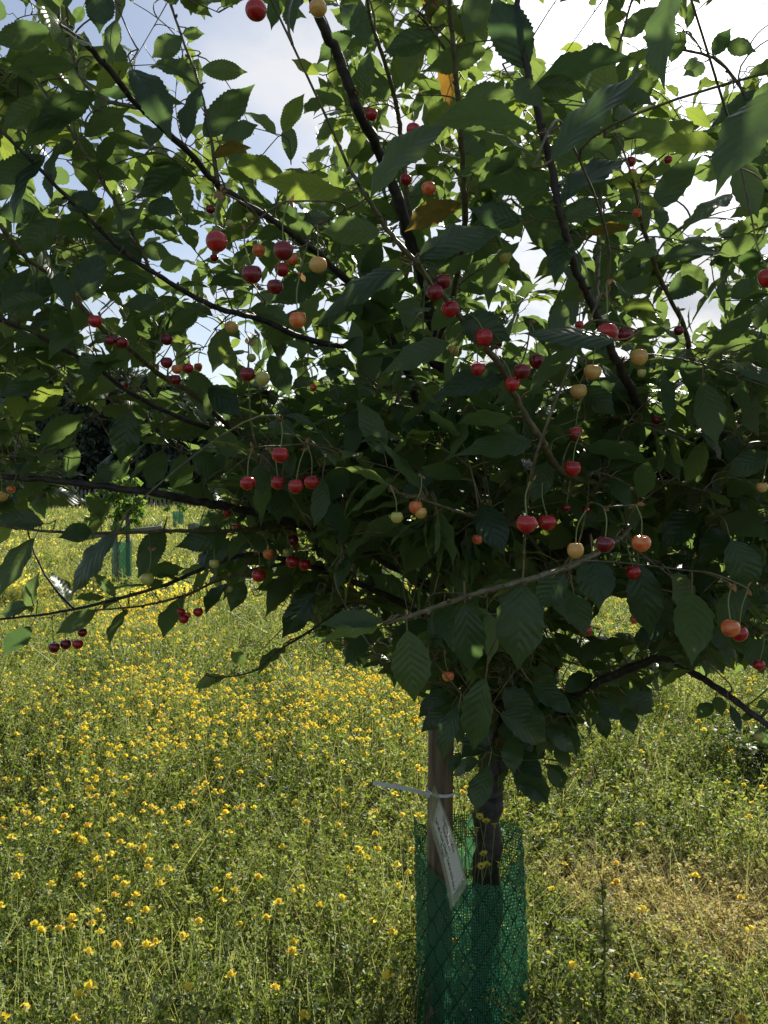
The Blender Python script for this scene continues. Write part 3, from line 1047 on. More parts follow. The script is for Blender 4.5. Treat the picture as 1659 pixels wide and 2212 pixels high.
# leaves that go into the crown mesh as well as the hand set (lower cluster round the trunk)
HL2 = """
1 180 690 60 1010 60 d
1 700 300 720 260 60 m
1 690 1150 802 1130 85 m
1 30 60 -60 20 100 d
1 100 170 30 130 70 m
1 480 1000 620 900 90 m
1 300 760 180 770 90 d
1 760 960 600 990 80 d
1 640 880 780 930 90 d
1 540 1320 700 1300 80 m
1 210 1150 300 1350 80 d
2 205 112 334 20 60 l
2 1030 158 1202 20 100 m
2 860 205 755 215 50 l
2 775 545 640 540 70 m
2 560 350 700 470 110 m
2 1150 800 978 790 80 l
2 1000 845 760 800 90 m
2 590 960 365 900 120 d
2 590 900 775 985 100 d
2 1000 1470 590 1440 90 d
2 1020 1328 1182 1352 70 l
2 1290 1140 1400 1290 90 m
2 1500 1290 1610 1200 100 m
2 1450 1100 1640 1010 100 m
2 1330 730 1480 760 90 m
2 1180 1080 1040 1110 80 l
2 1300 470 1420 560 60 l
2 1480 190 1610 225 80 m
2 1240 270 1300 120 80 m
2 1380 270 1290 330 90 m
2 1420 240 1500 120 80 d
3 60 160 212 150 34 l
3 210 165 -10 245 80 d
3 272 285 70 362 62 m
3 680 250 690 85 40 l
3 1168 60 1252 245 110 d
3 545 1155 474 1312 50 d
3 982 1045 888 1182 60 d
3 1050 1038 996 1172 110 d
3 1262 1010 1148 1192 110 d
3 190 790 -20 760 110 d
3 205 598 68 716 70 m
3 1062 1392 998 1340 60 m
3 970 1455 842 1502 60 l
3 1232 1325 1116 1442 60 m
3 1590 1270 1486 1404 90 d
3 130 1232 12 1358 90 d
3 560 530 380 620 80 d
3 990 850 880 1000 90 d
3 700 470 640 640 110 d
3 830 470 960 600 110 d
3 900 200 1050 330 110 d
4 860 200 1002 322 130 d
4 740 1258 852 1382 75 m
4 922 1290 858 1392 80 m
4 930 1352 1092 1300 60 m
4 1080 1292 1232 1228 90 d
4 1500 860 1600 1080 190 d
4 1580 1280 1640 1440 150 d
4 1420 1230 1480 1350 90 d
4 1560 1070 1440 1240 130 d
4 1460 760 1660 860 130 d
4 1150 1100 1250 1260 150 d
4 820 1090 870 1280 130 d
4 1660 480 1470 590 120 d
4 1480 830 1360 960 150 d
4 780 1000 660 1160 160 d
4 420 700 520 930 150 d
4 1000 180 820 260 100 d
6 270 28 148 152 90 d
6 290 98 158 216 90 d
6 322 108 254 352 90 d
6 412 338 297 407 62 d
6 420 388 402 562 120 d
6 440 -20 388 295 150 d
6 560 238 558 402 110 m
6 570 288 690 430 100 d
6 568 378 710 524 130 d
6 708 368 768 464 62 m
6 690 198 825 304 80 d
6 740 280 808 368 60 m
6 932 118 962 248 76 d
6 920 70 1034 166 80 d
6 1040 108 1080 226 112 d
6 1040 48 1168 128 112 d
6 1416 88 1346 158 72 d
6 1440 58 1462 148 62 d
6 1496 98 1542 222 46 d
6 1630 190 1670 292 90 d
6 640 0 832 146 95 d
6 500 130 700 250 140 d
6 470 180 330 330 120 d
6 520 20 640 170 140 d
6 1660 90 1604 106 60 d
6 780 40 900 -40 90 m
6 960 10 1080 -60 90 m
6 1600 140 1536 152 40 d
1 2140 3230 2080 3350 75 d
1 2110 3310 2050 3510 105 d
1 2200 3180 2290 3380 120 d
1 2250 3340 2370 3472 95 d
1 2390 3120 2494 3270 95 d
1 2360 3300 2432 3410 70 d
1 2080 3040 2060 3230 105 d
1 2180 3120 2200 3260 80 d
1 1990 3250 1935 3350 60 d
"""
skP = np.array(SK_P)
skx, sky_, skd = proj(skP)
VIEW = np.array((0, 0, EYE))


def parse(txt):
    out = []
    for ln in txt.strip().splitlines():
        r, bx, by, tx, ty, w, k = ln.split()
        ox, oy = OFF[r]
        out.append((ox + float(bx) / 2, oy + float(by) / 2, ox + float(tx) / 2, oy + float(ty) / 2, float(w) / 2, k))
    return out


def tint_for(k):  # shade and sunlight put into the leaf colour
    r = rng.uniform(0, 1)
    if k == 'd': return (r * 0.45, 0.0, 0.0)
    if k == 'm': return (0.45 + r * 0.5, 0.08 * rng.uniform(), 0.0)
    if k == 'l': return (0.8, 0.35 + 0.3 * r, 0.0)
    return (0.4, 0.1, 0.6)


def solve_leaf(bx, by, tx, ty, w, k):
    Lp = math.hypot(tx - bx, ty - by)
    d0 = 0.088 * F / Lp
    dist = np.hypot(skx - bx, sky_ - by)
    cand = np.where(dist < 110)[0]
    d = float(np.clip(d0, 0.62, 2.3))
    if len(cand):
        for i in cand[np.argsort(dist[cand])]:
            Lr = Lp * skd[i] / F
            if 0.05 < Lr < 0.125:
                d = float(skd[i]); break
    dd = d * (1 + rng.uniform(-0.035, 0.05))
    if by > 1475 and bx < 1300: d = min(d, rng.uniform(1.8, 2.0))
    dd = d * (1 + rng.uniform(-0.03, 0.035))
    b = P(bx, by, d)
    t = P(tx, ty, dd)
    a = t - b
    L = np.linalg.norm(a)
    a = a / L
    Wr = L * rng.uniform(0.43, 0.53)
    c = min(0.99, (w * d / F) / Wr)
    if c > 0.93: Wr = min(max(Wr, w * d / F * 0.92), L * 0.66)
    roll = math.acos(c)
    v = nrm(VIEW - b)
    n0 = nrm(v - a * np.dot(v, a))
    b0 = np.cross(a, n0)
    best = max(((s1 * n0 * math.cos(roll) + s2 * b0 * math.sin(roll)) for s1 in (1, -1) for s2 in (1, -1)), key=lambda q: q[2] + 0.25 * np.dot(q, v))
    return b, a, best, L, Wr, d


LEAVES = []     # every leaf: base, axis, normal, L, W, droop, fold, twist, tint
OCC = []        # what near leaves keep clear of: x0 y0 x1 y1 radius depth


twigs = MB()


def add_twig(path, r0, r1, mi=0, sides=5):
    n = len(path)
    add_tube(twigs, path, np.linspace(r0, r1, n), sides, mi)


def bow(p0, p1, d0, k=0.35, n=7):
    """curve from p0 (leaving along d0) to p1"""
    L = np.linalg.norm(p1 - p0)
    c = p0 + d0 * L * k + np.array((0, 0, 0.05 * L))
    t = np.linspace(0, 1, n)[:, None]
    return (1 - t) ** 2 * p0 + 2 * t * (1 - t) * c + t * t * p1


def petiole_path(base, a, n_, L=0.022):
    q = base - a * L * 0.8 + np.array((0, 0, 1)) * L * 0.35
    m = base - a * L * 0.4 + np.array((0, 0, 1)) * L * 0.08
    return np.array([q, m, base])


def make_hand(txt, as_parts):
    for row in parse(txt):
        b, a, n_, L, W, d = solve_leaf(*row)
        tint = tint_for(row[5])
        droop = rng.uniform(0.2, 1.05)
        fold = rng.uniform(0.08, 0.55)
        tw = rng.uniform(-0.85, 0.85)
        pp = petiole_path(b, a, n_, rng.uniform(0.018, 0.028))
        OCC.append((row[0], row[1], row[2], row[3], 0.45 * row[4] + 6, d))
        if as_parts:
            m = MB()
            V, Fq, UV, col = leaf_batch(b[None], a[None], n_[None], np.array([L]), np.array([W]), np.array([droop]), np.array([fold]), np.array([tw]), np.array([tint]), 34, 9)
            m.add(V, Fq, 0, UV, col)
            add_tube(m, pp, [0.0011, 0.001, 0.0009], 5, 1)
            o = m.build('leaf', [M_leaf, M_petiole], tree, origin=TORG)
            if row[5] == 'b':
                o['label'] = 'browning leaf with orange and dark blotches'
        else:
            LEAVES.append((b, a, n_, L, W, droop, fold, tw, tint, pp))
        # join the leaf stalk to the branch work
        REQ.append(pp[0])


REQ = []        # stalk ends that still have to be joined to the branch work
rows1 = [r for r in HL.strip().splitlines()]
print('hand leaves', len(rows1))
make_hand("\n".join(rows1[:100]), True)
if len(rows1) > 100: make_hand("\n".join(rows1[100:]), False)
make_hand(HL2, False)


# ------------------------------------------------------------------ cherries
def fruit_mesh(name, mat):
    """a cherry: slightly flattened ball with a dimple round the stalk and a faint seam; radius 1"""
    nu, nvv = 24, 16
    V, Fq = [], []
    for j in range(nvv + 1):
        ph = math.pi * j / nvv
        for i in range(nu):
            th = 2 * math.pi * i / nu
            r = 1.0
            z = math.cos(ph)
            dim = math.exp(-(ph / 0.5) ** 2)
            x = math.sin(ph) * math.cos(th) * (1 + 0.05 * math.cos(2 * th)) * (1 + 0.04 * math.cos(ph))
            y = math.sin(ph) * math.sin(th)
            z = z * 1.0 - 0.32 * dim + 0.05 * math.exp(-((ph - 0.75) / 0.3) ** 2)
            sm = 0.035 * math.exp(-(th - math.pi) ** 2 / 0.03) * math.sin(ph)
            V.append((x * (1 - sm), y * (1 - sm), z))
    for j in range(nvv):
        for i in range(nu):
            Fq.append((j * nu + i, (j + 1) * nu + i, (j + 1) * nu + (i + 1) % nu, j * nu + (i + 1) % nu))
    m = MB()
    m.add(V, Fq)
    return m.mesh(name, [mat])


FR = {k: fruit_mesh('cherry_fruit', M_fruit[k]) for k in M_fruit}
bracts = []
for (x, y, dia, k, label) in CH:
    size = 0.0205 if dia > 24 else 0.018
    d = float(np.clip(size * F / dia, 0.7, 2.05))
    ds_ = np.hypot(skx - x, (sky_ - (y - dia * 1.6)))
    ok_ = np.where((ds_ < 85) & (skd > d * 0.72) & (skd < d * 1.32) & (sky_ < y - dia * 0.6))[0]
    if len(ok_): d = float(skd[ok_[np.argmin(ds_[ok_] + 60 * np.abs(skd[ok_] - d))]]) * rng.uniform(0.985, 1.0)
    r = dia * d / F / 2
    c = P(x, y, d)
    top = c + np.array((0, 0, r * 0.60))
    sl = rng.uniform(0.034, 0.052)
    head = top + np.array((rng.uniform(-0.3, 0.3) * sl, rng.uniform(-0.2, 0.3) * sl, sl))
    i = int(np.argmin(np.linalg.norm(skP - (head + np.array((0, 0, 0.01))), axis=1)))
    g = np.linalg.norm(skP[i] - head)
    if g < 0.06:
        head = head * 0.25 + skP[i] * 0.75 if np.linalg.norm(skP[i] - top) < 0.075 and skP[i][2] > top[2] + 0.012 else head
    e = empty('cherry', c)
    fo = bpy.data.objects.new('fruit', FR[k])
    C.objects.link(fo)
    fo.parent = e
    fo.scale = (r, r * rng.uniform(0.95, 1.03), r * rng.uniform(0.93, 1.03))
    fo.rotation_euler = (rng.uniform(-.15, .15), rng.uniform(-.15, .15), rng.uniform(0, 6.28))
    st = MB()
    mid = (top + head) / 2 + np.array((rng.uniform(-.004, .004), rng.uniform(-.004, .004), 0.002))
    path = spline(np.array([top - (0, 0, r * 0.1), mid, head]), 5)
    add_tube(st, path - c, np.concatenate([[0.0011], np.full(len(path) - 3, 0.0008), [0.001, 0.0013]]), 6)
    st.build('stalk', M_stalk, e)
    tag(e, label, 'cherry', 'cherries hanging in the tree')
    OCC.append((x, y, x, y, dia / 2 + 7, d))
    OCC.append((x, y, x, y - sl * F / d * 0.6, 5, d))
    REQ.append(head)
    bracts.append(head)

# dry brown bracts at the spurs
for h in bracts:
    nb = rng.integers(2, 6)
    a = nrm(rng.normal(size=(nb, 3)) + np.array((0, 0, -0.2)))
    nn = nrm(rng.normal(size=(nb, 3)))
    L = rng.uniform(0.006, 0.011, nb)
    V, Fq, UV, col = leaf_batch(np.tile(h, (nb, 1)), a, nn, L, L * 0.6, np.full(nb, 1.2), np.full(nb, 0.5), np.zeros(nb), np.tile([[0.5, 0, 0]], (nb, 1)), 5, 3)
    twigs.add(V, Fq, 2, UV, col)

# ------------------------------------------------------------------ crown filling shoots
LOWX = [-200, 0, 120, 200, 300, 380, 480, 560, 640, 700, 770, 840, 900, 940, 1000, 1060, 1110, 1180, 1240, 1290, 1400, 1440, 1500, 1560, 1660, 1900]
LOWY = [1380, 1390, 1350, 1320, 1330, 1330, 1300, 1320, 1370, 1400, 1455, 1480, 1530, 1600, 1650, 1700, 1735, 1730, 1650, 1570, 1560, 1500, 1470, 1460, 1470, 1500]
GAPS = [(540, 120, 105, 115), (625, 290, 45, 50), (325, 45, 45, 60), (1195, 70, 70, 60), (1590, 70, 80, 85), (1555, 425, 45, 45), (470, 230, 30, 40),
        (700, 90, 40, 60), (90, 260, 26, 30), (20, 440, 30, 40), (1500, 620, 30, 30), (410, 720, 26, 22), (600, 810, 45, 18), (965, 1050, 18, 25),
        (330, 1110, 130, 26), (380, 1195, 60, 28), (100, 1190, 90, 50), (250, 1180, 50, 60), (60, 1260, 60, 30), (420, 700, 20, 20), (110, 890, 50, 40),
        (230, 930, 45, 35), (350, 1000, 40, 25), (880, 300, 26, 30), (1090, 120, 30, 40), (640, 230, 40, 60), (1335, 1330, 55, 40), (1480, 470, 40, 40),
        (380, 250, 30, 50), (1240, 1470, 40, 25), (905, 1590, 30, 60)]


def in_gap(x, y, grow=1.0):
    r = np.zeros(np.shape(x), bool)
    for gx, gy, rx, ry in GAPS:
        r |= ((x - gx) / (rx * grow)) ** 2 + ((y - gy) / (ry * grow)) ** 2 < 1
    return r


OCCA = np.array(OCC)


def blocked(x, y, d, extra=0.0):
    """would a leaf at this place hide a hand-placed leaf or a cherry?"""
    x0, y0, x1, y1, rr, od = OCCA.T
    ex, ey = x1 - x0, y1 - y0
    ll = np.maximum(ex * ex + ey * ey, 1e-6)
    t = np.clip(((x - x0) * ex + (y - y0) * ey) / ll, 0, 1)
    ds = np.hypot(x - x0 - t * ex, y - y0 - t * ey)
    return bool(np.any((ds < rr + extra) & (d < od + 0.04)))


def dens(x, y):
    if y < -60: p = 0.3 if x < 800 else 0.9  # out-of-view shoots kept denser sunward, to shade the crown
    elif y < 160: p = 0.48
    elif y < 420: p = 0.8
    elif y < 620: p = 1.0
    else: p = 1.0
    if x > 1350 and y < 620: p *= 0.85
    if x < 420 and y > 860: p *= 0.62
    if x < 420 and y > 1070: p *= 0.35
    if x < 620 and y > 1180: p *= 0.6
    return p


def shoot_leaves(path, k0=0.2, spacing=0.03, lime=0.0, limit=40, strict=True):
    """alternate leaves along a shoot"""
    seg = np.linalg.norm(np.diff(path, axis=0), axis=1)
    cum = np.concatenate([[0], np.cumsum(seg)])
    L = cum[-1]
    s = L * k0
    k = rng.integers(0, 2)
    cnt = 0
    phi = rng.uniform(0, 6.28)
    while s <= L + 0.001 and cnt < limit:
        i = min(np.searchsorted(cum, s), len(path) - 1)
        i = max(i, 1)
        f = (s - cum[i - 1]) / max(seg[i - 1], 1e-6)
        q = path[i - 1] * (1 - f) + path[i] * f
        dr = nrm(path[i] - path[i - 1])
        phi += 2.4 + rng.uniform(-0.4, 0.4)
        u = nrm(np.cross(dr, (0.3, 0.1, 1.0)))
        w = np.cross(dr, u)
        side = u * math.cos(phi) + w * math.sin(phi)
        a = nrm(dr * rng.uniform(0.25, 0.7) + side * rng.uniform(0.6, 1.0) + np.array((0, 0, -1)) * (rng.uniform(0.1, 0.65) if q[2] < 1.75 else rng.uniform(-0.4, 0.3)))
        up = nrm(np.array((0, 0, 1)) + rng.normal(size=3) * 0.42 + np.array((SUN.x, SUN.y, 0)) * 0.25)
        Lf = rng.uniform(0.07, 0.12) * (1 - 0.3 * (s / L) ** 3)
        pl = rng.uniform(0.016, 0.028)
        b = q + a * pl * 0.7 + side * pl * 0.4
        tip = b + a * Lf
        mid = b + a * Lf * 0.5
        X, Y, D = proj(np.array([b, mid, tip]))
        ok = D.min() > 0.85
        ok = ok and np.all(Y < np.interp(X, LOWX, LOWY))
        if ok and strict and in_gap(X, Y).any(): ok = False
        if ok and (blocked(X[1], Y[1], D[1], 12) or blocked(X[2], Y[2], D[2], 4) or blocked(X[0], Y[0], D[0], 4)): ok = False
        if ok:
            young = lime + (0.5 if s > L * 0.9 else 0.0)
            r = rng.uniform()
            tint = (rng.uniform(0, 1), min(0.6, young * rng.uniform(0.3, 1)), 0.9 if r < 0.0015 else 0.0)
            pp = np.array([q, q * 0.4 + b * 0.6 + (0, 0, 0.002), b])
            LEAVES.append((b, a, up, Lf, Lf * rng.uniform(0.39, 0.51), rng.uniform(0.15, 1.1), rng.uniform(0.05, 0.5), rng.uniform(-.6, .6), tint, pp))
        s += spacing * rng.uniform(0.75, 1.25)
        cnt += 1
        k += 1


skP = np.array(SK_P)
SKD = np.array(SK_D)
SKX, SKY, SKZ = proj(skP)
newP, newD = [], []
made = 0
tries = 0
TARGET = 2150
while made < TARGET and tries < 70000:
    tries += 1
    zone = rng.uniform()
    if zone < 0.24:        # unseen crown above and beside the picture, shoots added sunward for shade
        x = rng.uniform(300, 2400) if rng.uniform() < 0.75 else rng.uniform(-500, 600)
        y = rng.uniform(-500, 900)
        if 0 < x < 1659 and y > -60: continue
    elif zone < 0.265:      # leafy shoots low on the trunk
        x = rng.uniform(890, 1270)
        y = rng.uniform(1380, 1720)
    elif zone < 0.60:      # dense lower middle
        x = rng.uniform(520, 1740)
        y = rng.uniform(820, 1520)
    else:
        x = rng.uniform(-60, 1720)
        y = rng.uniform(-120, 1640)
    if y > np.interp(x, LOWX, LOWY) - 25: continue
    if rng.uniform() > dens(x, y): continue
    if in_gap(np.array(x), np.array(y), 1.0): continue
    deep = rng.uniform() ** 0.85
    d = 1.2 + deep * 1.75 if y > -60 else 1.3 + deep * 2.4
    if x < 500: d = 1.2 + deep * (0.75 + 0.8 * max(x, 0) / 500)
    if zone >= 0.24 and zone < 0.265: d = rng.uniform(1.75, 2.35)
    if blocked(x, y, d, 5): continue
    p = P(x, y, d)
    if p[2] < 0.72: continue
    allP = skP if not newP else np.vstack([skP, np.array(newP)])
    allD = SKD if not newD else np.vstack([SKD, np.array(newD)])
    v = p - allP
    dist = np.linalg.norm(v, axis=1)
    # prefer nodes below / nearer the trunk
    cost = dist + 0.35 * np.maximum(0, -(v[:, 2]) - 0.02) + np.where(dist < 0.10, 0.4, 0)
    i = int(np.argmin(cost))
    g = dist[i]
    if g > 0.75 or g < 0.07: continue
    d0 = nrm(allD[i] * 0.5 + np.array((0, 0, 0.5)) + rng.normal(size=3) * 0.2)
    path = bow(allP[i], p, d0, 0.38, 9)
    rr = 0.0014 + 0.0026 * min(g, 0.6)
    add_twig(path, rr, 0.0010, 0 if g < 0.45 else 3)
    t = nrm(np.gradient(path, axis=0))
    for j in range(2, len(path)):
        newP.append(path[j]); newD.append(t[j])
    lime = 0.12 if y > 450 else 0.35
    shoot_leaves(path, 0.12, 0.022, lime)
    made += 1
# join the waiting stalk ends to the nearest shoot, nearest ends first
allP = np.vstack([skP, np.array(newP)])
allD = np.vstack([SKD, np.array(newD)])
R_ = np.array(REQ)
gap = np.array([np.min(np.linalg.norm(allP - q, axis=1)) for q in R_])
for q in R_[np.argsort(gap)]:
    v = q - allP
    dist = np.linalg.norm(v, axis=1)
    i = int(np.argmin(dist + 0.3 * np.maximum(0, -v[:, 2])))
    g = dist[i]
    if g < 0.003: continue
    dd_ = allD[i] * (1 if np.dot(allD[i], v[i]) > 0 else -1)
    pth = bow(allP[i], q, dd_, 0.2, 8)
    add_twig(pth, 0.0010 + 0.004 * min(g, 0.3), 0.0010)
    allP = np.vstack([allP, pth[2:]])
    allD = np.vstack([allD, nrm(np.gradient(pth, axis=0))[2:]])
    if g > 0.08: shoot_leaves(pth, 0.25, 0.03)
# leaves along the outer parts of the main branches themselves
for rows in LIMBS:
    lp = world_path(rows)
    n0 = int(len(lp) * 0.3)
    shoot_leaves(lp[n0:, :3], 0.0, 0.02, 0.1, 90)
print('shoots', made, 'leaves', len(LEAVES))

twigs.build('twigs', [M_twig, M_petiole, M_bract, M_bark], tree, origin=TORG)['kind'] = 'stuff'

fol = MB()
A = lambda k: np.array([q[k] for q in LEAVES], float)
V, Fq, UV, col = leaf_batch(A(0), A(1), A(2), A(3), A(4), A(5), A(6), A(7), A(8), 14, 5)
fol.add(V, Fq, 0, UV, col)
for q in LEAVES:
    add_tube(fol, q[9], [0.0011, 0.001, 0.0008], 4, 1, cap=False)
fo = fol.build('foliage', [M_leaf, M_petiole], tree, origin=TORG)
fo['kind'] = 'stuff'


# ------------------------------------------------------------------ stake, guard, tie and tag
def stake_material():
    m, n, l, add, out = material('weathered_stake_wood')
    tc = add('ShaderNodeTexCoord')
    mp = add('ShaderNodeMapping')
    mp.inputs['Scale'].default_value = (60, 60, 4)
    l.new(tc.outputs['Object'], mp.inputs[0])
    no = add('ShaderNodeTexNoise'); no.inputs['Scale'].default_value = 1.0; no.inputs['Detail'].default_value = 7
    l.new(mp.outputs[0], no.inputs['Vector'])
    r = ramp_node(add, [(0.3, (0.065, 0.044, 0.026)), (0.5, (0.14, 0.10, 0.058)), (0.7, (0.24, 0.18, 0.11))])
    l.new(no.outputs[0], r.inputs[0])
    b = add('ShaderNodeBsdfPrincipled')
    l.new(r.outputs[0], b.inputs['Base Color']); b.inputs['Roughness'].default_value = 0.85
    bp = add('ShaderNodeBump'); bp.inputs['Strength'].default_value = 0.5; bp.inputs['Distance'].default_value = 0.004
    l.new(no.outputs[0], bp.inputs['Height']); l.new(bp.outputs[0], b.inputs['Normal'])
    l.new(b.outputs[0], out.inputs['Surface'])
    return m


M_stake = stake_material()
SX, SY = 0.142, 2.13
mb = MB()
zt = P(945, 1545, 2.13)[2]
zs = np.concatenate([np.linspace(0.0, zt - 0.012, 14), [zt - 0.004, zt]])
rs = np.full(len(zs), 0.0335); rs[-2] = 0.032; rs[-1] = 0.028
V, Fq, Ft, UV = tube(np.stack([SX + 0.006 * (zs / zt), np.full(len(zs), SY), zs], 1), rs, 18, True, 0.012)
b0 = mb.n
mb.add(V, Fq, 0, UV); mb.F.append(Ft.astype(np.int32)); mb.M.append(np.zeros(len(Ft), np.int32))
o = mb.build('wooden_stake', M_stake, origin=(SX, SY, 0))
tag(o, 'round weathered wooden stake beside the trunk inside the green mesh guard', 'stake')


def guard_material():
    m, n, l, add, out = material('green_plastic_net')
    uv = add('ShaderNodeUVMap', uv_map='UVMap')
    s2 = add('ShaderNodeSeparateXYZ')
    l.new(uv.outputs[0], s2.inputs[0])
    no = add('ShaderNodeTexNoise'); no.inputs['Scale'].default_value = 5; no.inputs['Detail'].default_value = 1
    l.new(uv.outputs[0], no.inputs['Vector'])
    wob = math_(l, add, 'MULTIPLY', math_(l, add, 'SUBTRACT', no.outputs[0], 0.5), 0.022)
    u = math_(l, add, 'ADD', s2.outputs[0], wob)
    v = math_(l, add, 'ADD', s2.outputs[1], wob)

    def lines(coord, period, width):
        fr = math_(l, add, 'FRACT', math_(l, add, 'DIVIDE', coord, period))
        hw = width / 2 if isinstance(width, float) else math_(l, add, 'MULTIPLY', width, 0.5)
        return math_(l, add, 'LESS_THAN', math_(l, add, 'ABSOLUTE', math_(l, add, 'SUBTRACT', fr, 0.5)), hw)

    n3 = add('ShaderNodeTexNoise'); n3.inputs['Scale'].default_value = 9; n3.inputs['Detail'].default_value = 2
    l.new(uv.outputs[0], n3.inputs['Vector'])
    cov = math_(l, add, 'ADD', math_(l, add, 'MULTIPLY', n3.outputs[0], 0.55), 0.17)
    net = math_(l, add, 'MAXIMUM', lines(u, 0.0062, cov), lines(v, 0.0076, cov))
    d1 = math_(l, add, 'ADD', u, math_(l, add, 'MULTIPLY', v, 0.62))
    d2 = math_(l, add, 'SUBTRACT', u, math_(l, add, 'MULTIPLY', v, 0.62))
    fold = math_(l, add, 'MAXIMUM', lines(d1, 0.047, 0.075), lines(d2, 0.047, 0.075))
    al = math_(l, add, 'MAXIMUM', net, fold)
    col = mix_col(l, add, fold, (0.036, 0.160, 0.078), (0.009, 0.052, 0.026))
    b = add('ShaderNodeBsdfPrincipled')
    l.new(col, b.inputs['Base Color'])
    b.inputs['Roughness'].default_value = 0.4
    t = add('ShaderNodeBsdfTranslucent')
    l.new(mix_col(l, add, 1.0, col, (1.6, 1.6, 1.6), 'MULTIPLY'), t.inputs['Color'])
    mx = add('ShaderNodeMixShader'); mx.inputs[0].default_value = 0.28
    l.new(b.outputs[0], mx.inputs[1]); l.new(t.outputs[0], mx.inputs[2])
    tp = add('ShaderNodeBsdfTransparent')
    m2 = add('ShaderNodeMixShader')
    l.new(al, m2.inputs[0])
    l.new(tp.outputs[0], m2.inputs[1]); l.new(mx.outputs[0], m2.inputs[2])
    l.new(m2.outputs[0], out.inputs['Surface'])
    return m


M_guard = guard_material()


def guard(name, cx, cy, rad, top_fn, label, lean=0.0, nseg=72, nz=40):
    mb = MB()
    th = np.linspace(0, 2 * np.pi, nseg + 1)
    V, UV = [], []
    for j in range(nz + 1):
        for i in range(nseg + 1):
            t = th[i]
            h = top_fn(t)
            z = h * j / nz
            f = z / 0.65
            r = rad * (1.04 - 0.06 * f + 0.025 * math.sin(2 * t + 1.1) + 0.018 * math.sin(3 * t + 5 * f) + 0.012 * math.sin(5 * t - 7 * f))
            r += 0.0035 * math.sin(t * 21 + z * 90) + 0.0035 * math.sin(t * 21 - z * 90)
            if f > 0.85:
                r += 0.03 * (f - 0.85) * math.sin(t * 3 + 0.5) + 0.05 * (f - 0.85) * (1 if math.cos(t - math.pi) > 0.9 else 0)
            V.append((r * math.cos(t) + lean * f, r * math.sin(t), z))
            UV.append((t * rad, z))
    n = nseg + 1
    a = (np.arange(nz)[:, None] * n + np.arange(nseg)[None]).ravel()
    mb.add(V, np.stack([a, a + 1, a + n + 1, a + n], -1), 0, UV)
    o = mb.build(name, M_guard)
    o.location = (cx, cy, float(gz(cx, cy)))
    tag(o, label, 'tree guard', 'green mesh tree guards')
    return o


def near_top(t):
    # low in front (towards the camera), high at the back right and at the left corner
    front = 0.5 + 0.5 * math.cos(t + math.pi / 2 + 0.12)
    h = 0.570 - 0.085 * front ** 2.2
    h += 0.055 * math.exp(-((t - math.pi) / 0.28) ** 2) + 0.01 * math.sin(7 * t)
    return h


guard('tree_guard', 0.238, 2.19, 0.14, near_top, 'large dark green mesh guard wrapped round the stake and trunk in the foreground', -0.012)

# tag: corners in space
T_, R_, B_, L_ = P(939, 1693, 2.045), P(1012, 1912, 2.10), P(972, 1967, 1.985), P(921, 1766, 1.93)
# keep it one flat sheet
XB = B_ - (R_ + L_ - T_)
eu, ev = R_ - T_, L_ - T_
nrmv = nrm(np.cross(eu, ev))
if nrmv[1] > 0: nrmv = -nrmv


def tpt(u, v, off=0.0):
    return T_ + eu * u + ev * v + XB * (u * v) + nrmv * off


def sheet(mb, u0, u1, v0, v1, off, nu=16, nv=8, curl=0.006, thick=0.0006, mi=0):
    us, vs = np.linspace(u0, u1, nu), np.linspace(v0, v1, nv)
    top, bot = [], []
    for v in vs:
        for u in us:
            c = curl * math.sin(u * 3.1) + curl * 0.6 * (v - 0.5)
            top.append(tpt(u, v, off + c)); bot.append(tpt(u, v, off + c - thick))
    a = (np.arange(nv - 1)[:, None] * nu + np.arange(nu - 1)[None]).ravel()
    q = np.stack([a, a + 1, a + nu + 1, a + nu], -1)
    N = nu * nv
    rim = list(range(nu)) + [nu * j + nu - 1 for j in range(1, nv)] + [nu * (nv - 1) + i for i in range(nu - 2, -1, -1)] + [nu * j for j in range(nv - 2, 0, -1)]
    e = np.array([(rim[i], rim[(i + 1) % len(rim)], rim[(i + 1) % len(rim)] + N, rim[i] + N) for i in range(len(rim))])
    mb.add(np.array(top + bot), np.vstack([q, q[:, ::-1] + N, e]), mi)


def laminate_material():
    m, n, l, add, out = material('laminating_film')
    b = add('ShaderNodeBsdfPrincipled')
    b.inputs['Base Color'].default_value = (0.55, 0.56, 0.42, 1)
    b.inputs['Roughness'].default_value = 0.25
    t = add('ShaderNodeBsdfTransparent')
    t.inputs['Color'].default_value = (0.9, 0.92, 0.8, 1)
    mx = add('ShaderNodeMixShader'); mx.inputs[0].default_value = 0.42
    l.new(t.outputs[0], mx.inputs[1]); l.new(b.outputs[0], mx.inputs[2])
    l.new(mx.outputs[0], out.inputs['Surface'])
    return m


tagroot = empty('label_tag', T_)
tag(tagroot, 'laminated white card with handwriting hanging aslant from the stake', 'tag')
mb = MB()
sheet(mb, 0, 1, 0, 1, 0.0)
mb.build('laminate', laminate_material(), tagroot, origin=T_)
U0, U1, V0, V1 = 0.115, 0.895, 0.12, 0.86
mb = MB()
sheet(mb, U0, U1, V0, V1, 0.0016)
card = mb.build('card', plain('white_card', (0.90, 0.90, 0.87), 0.6, 0.6), tagroot, origin=T_)

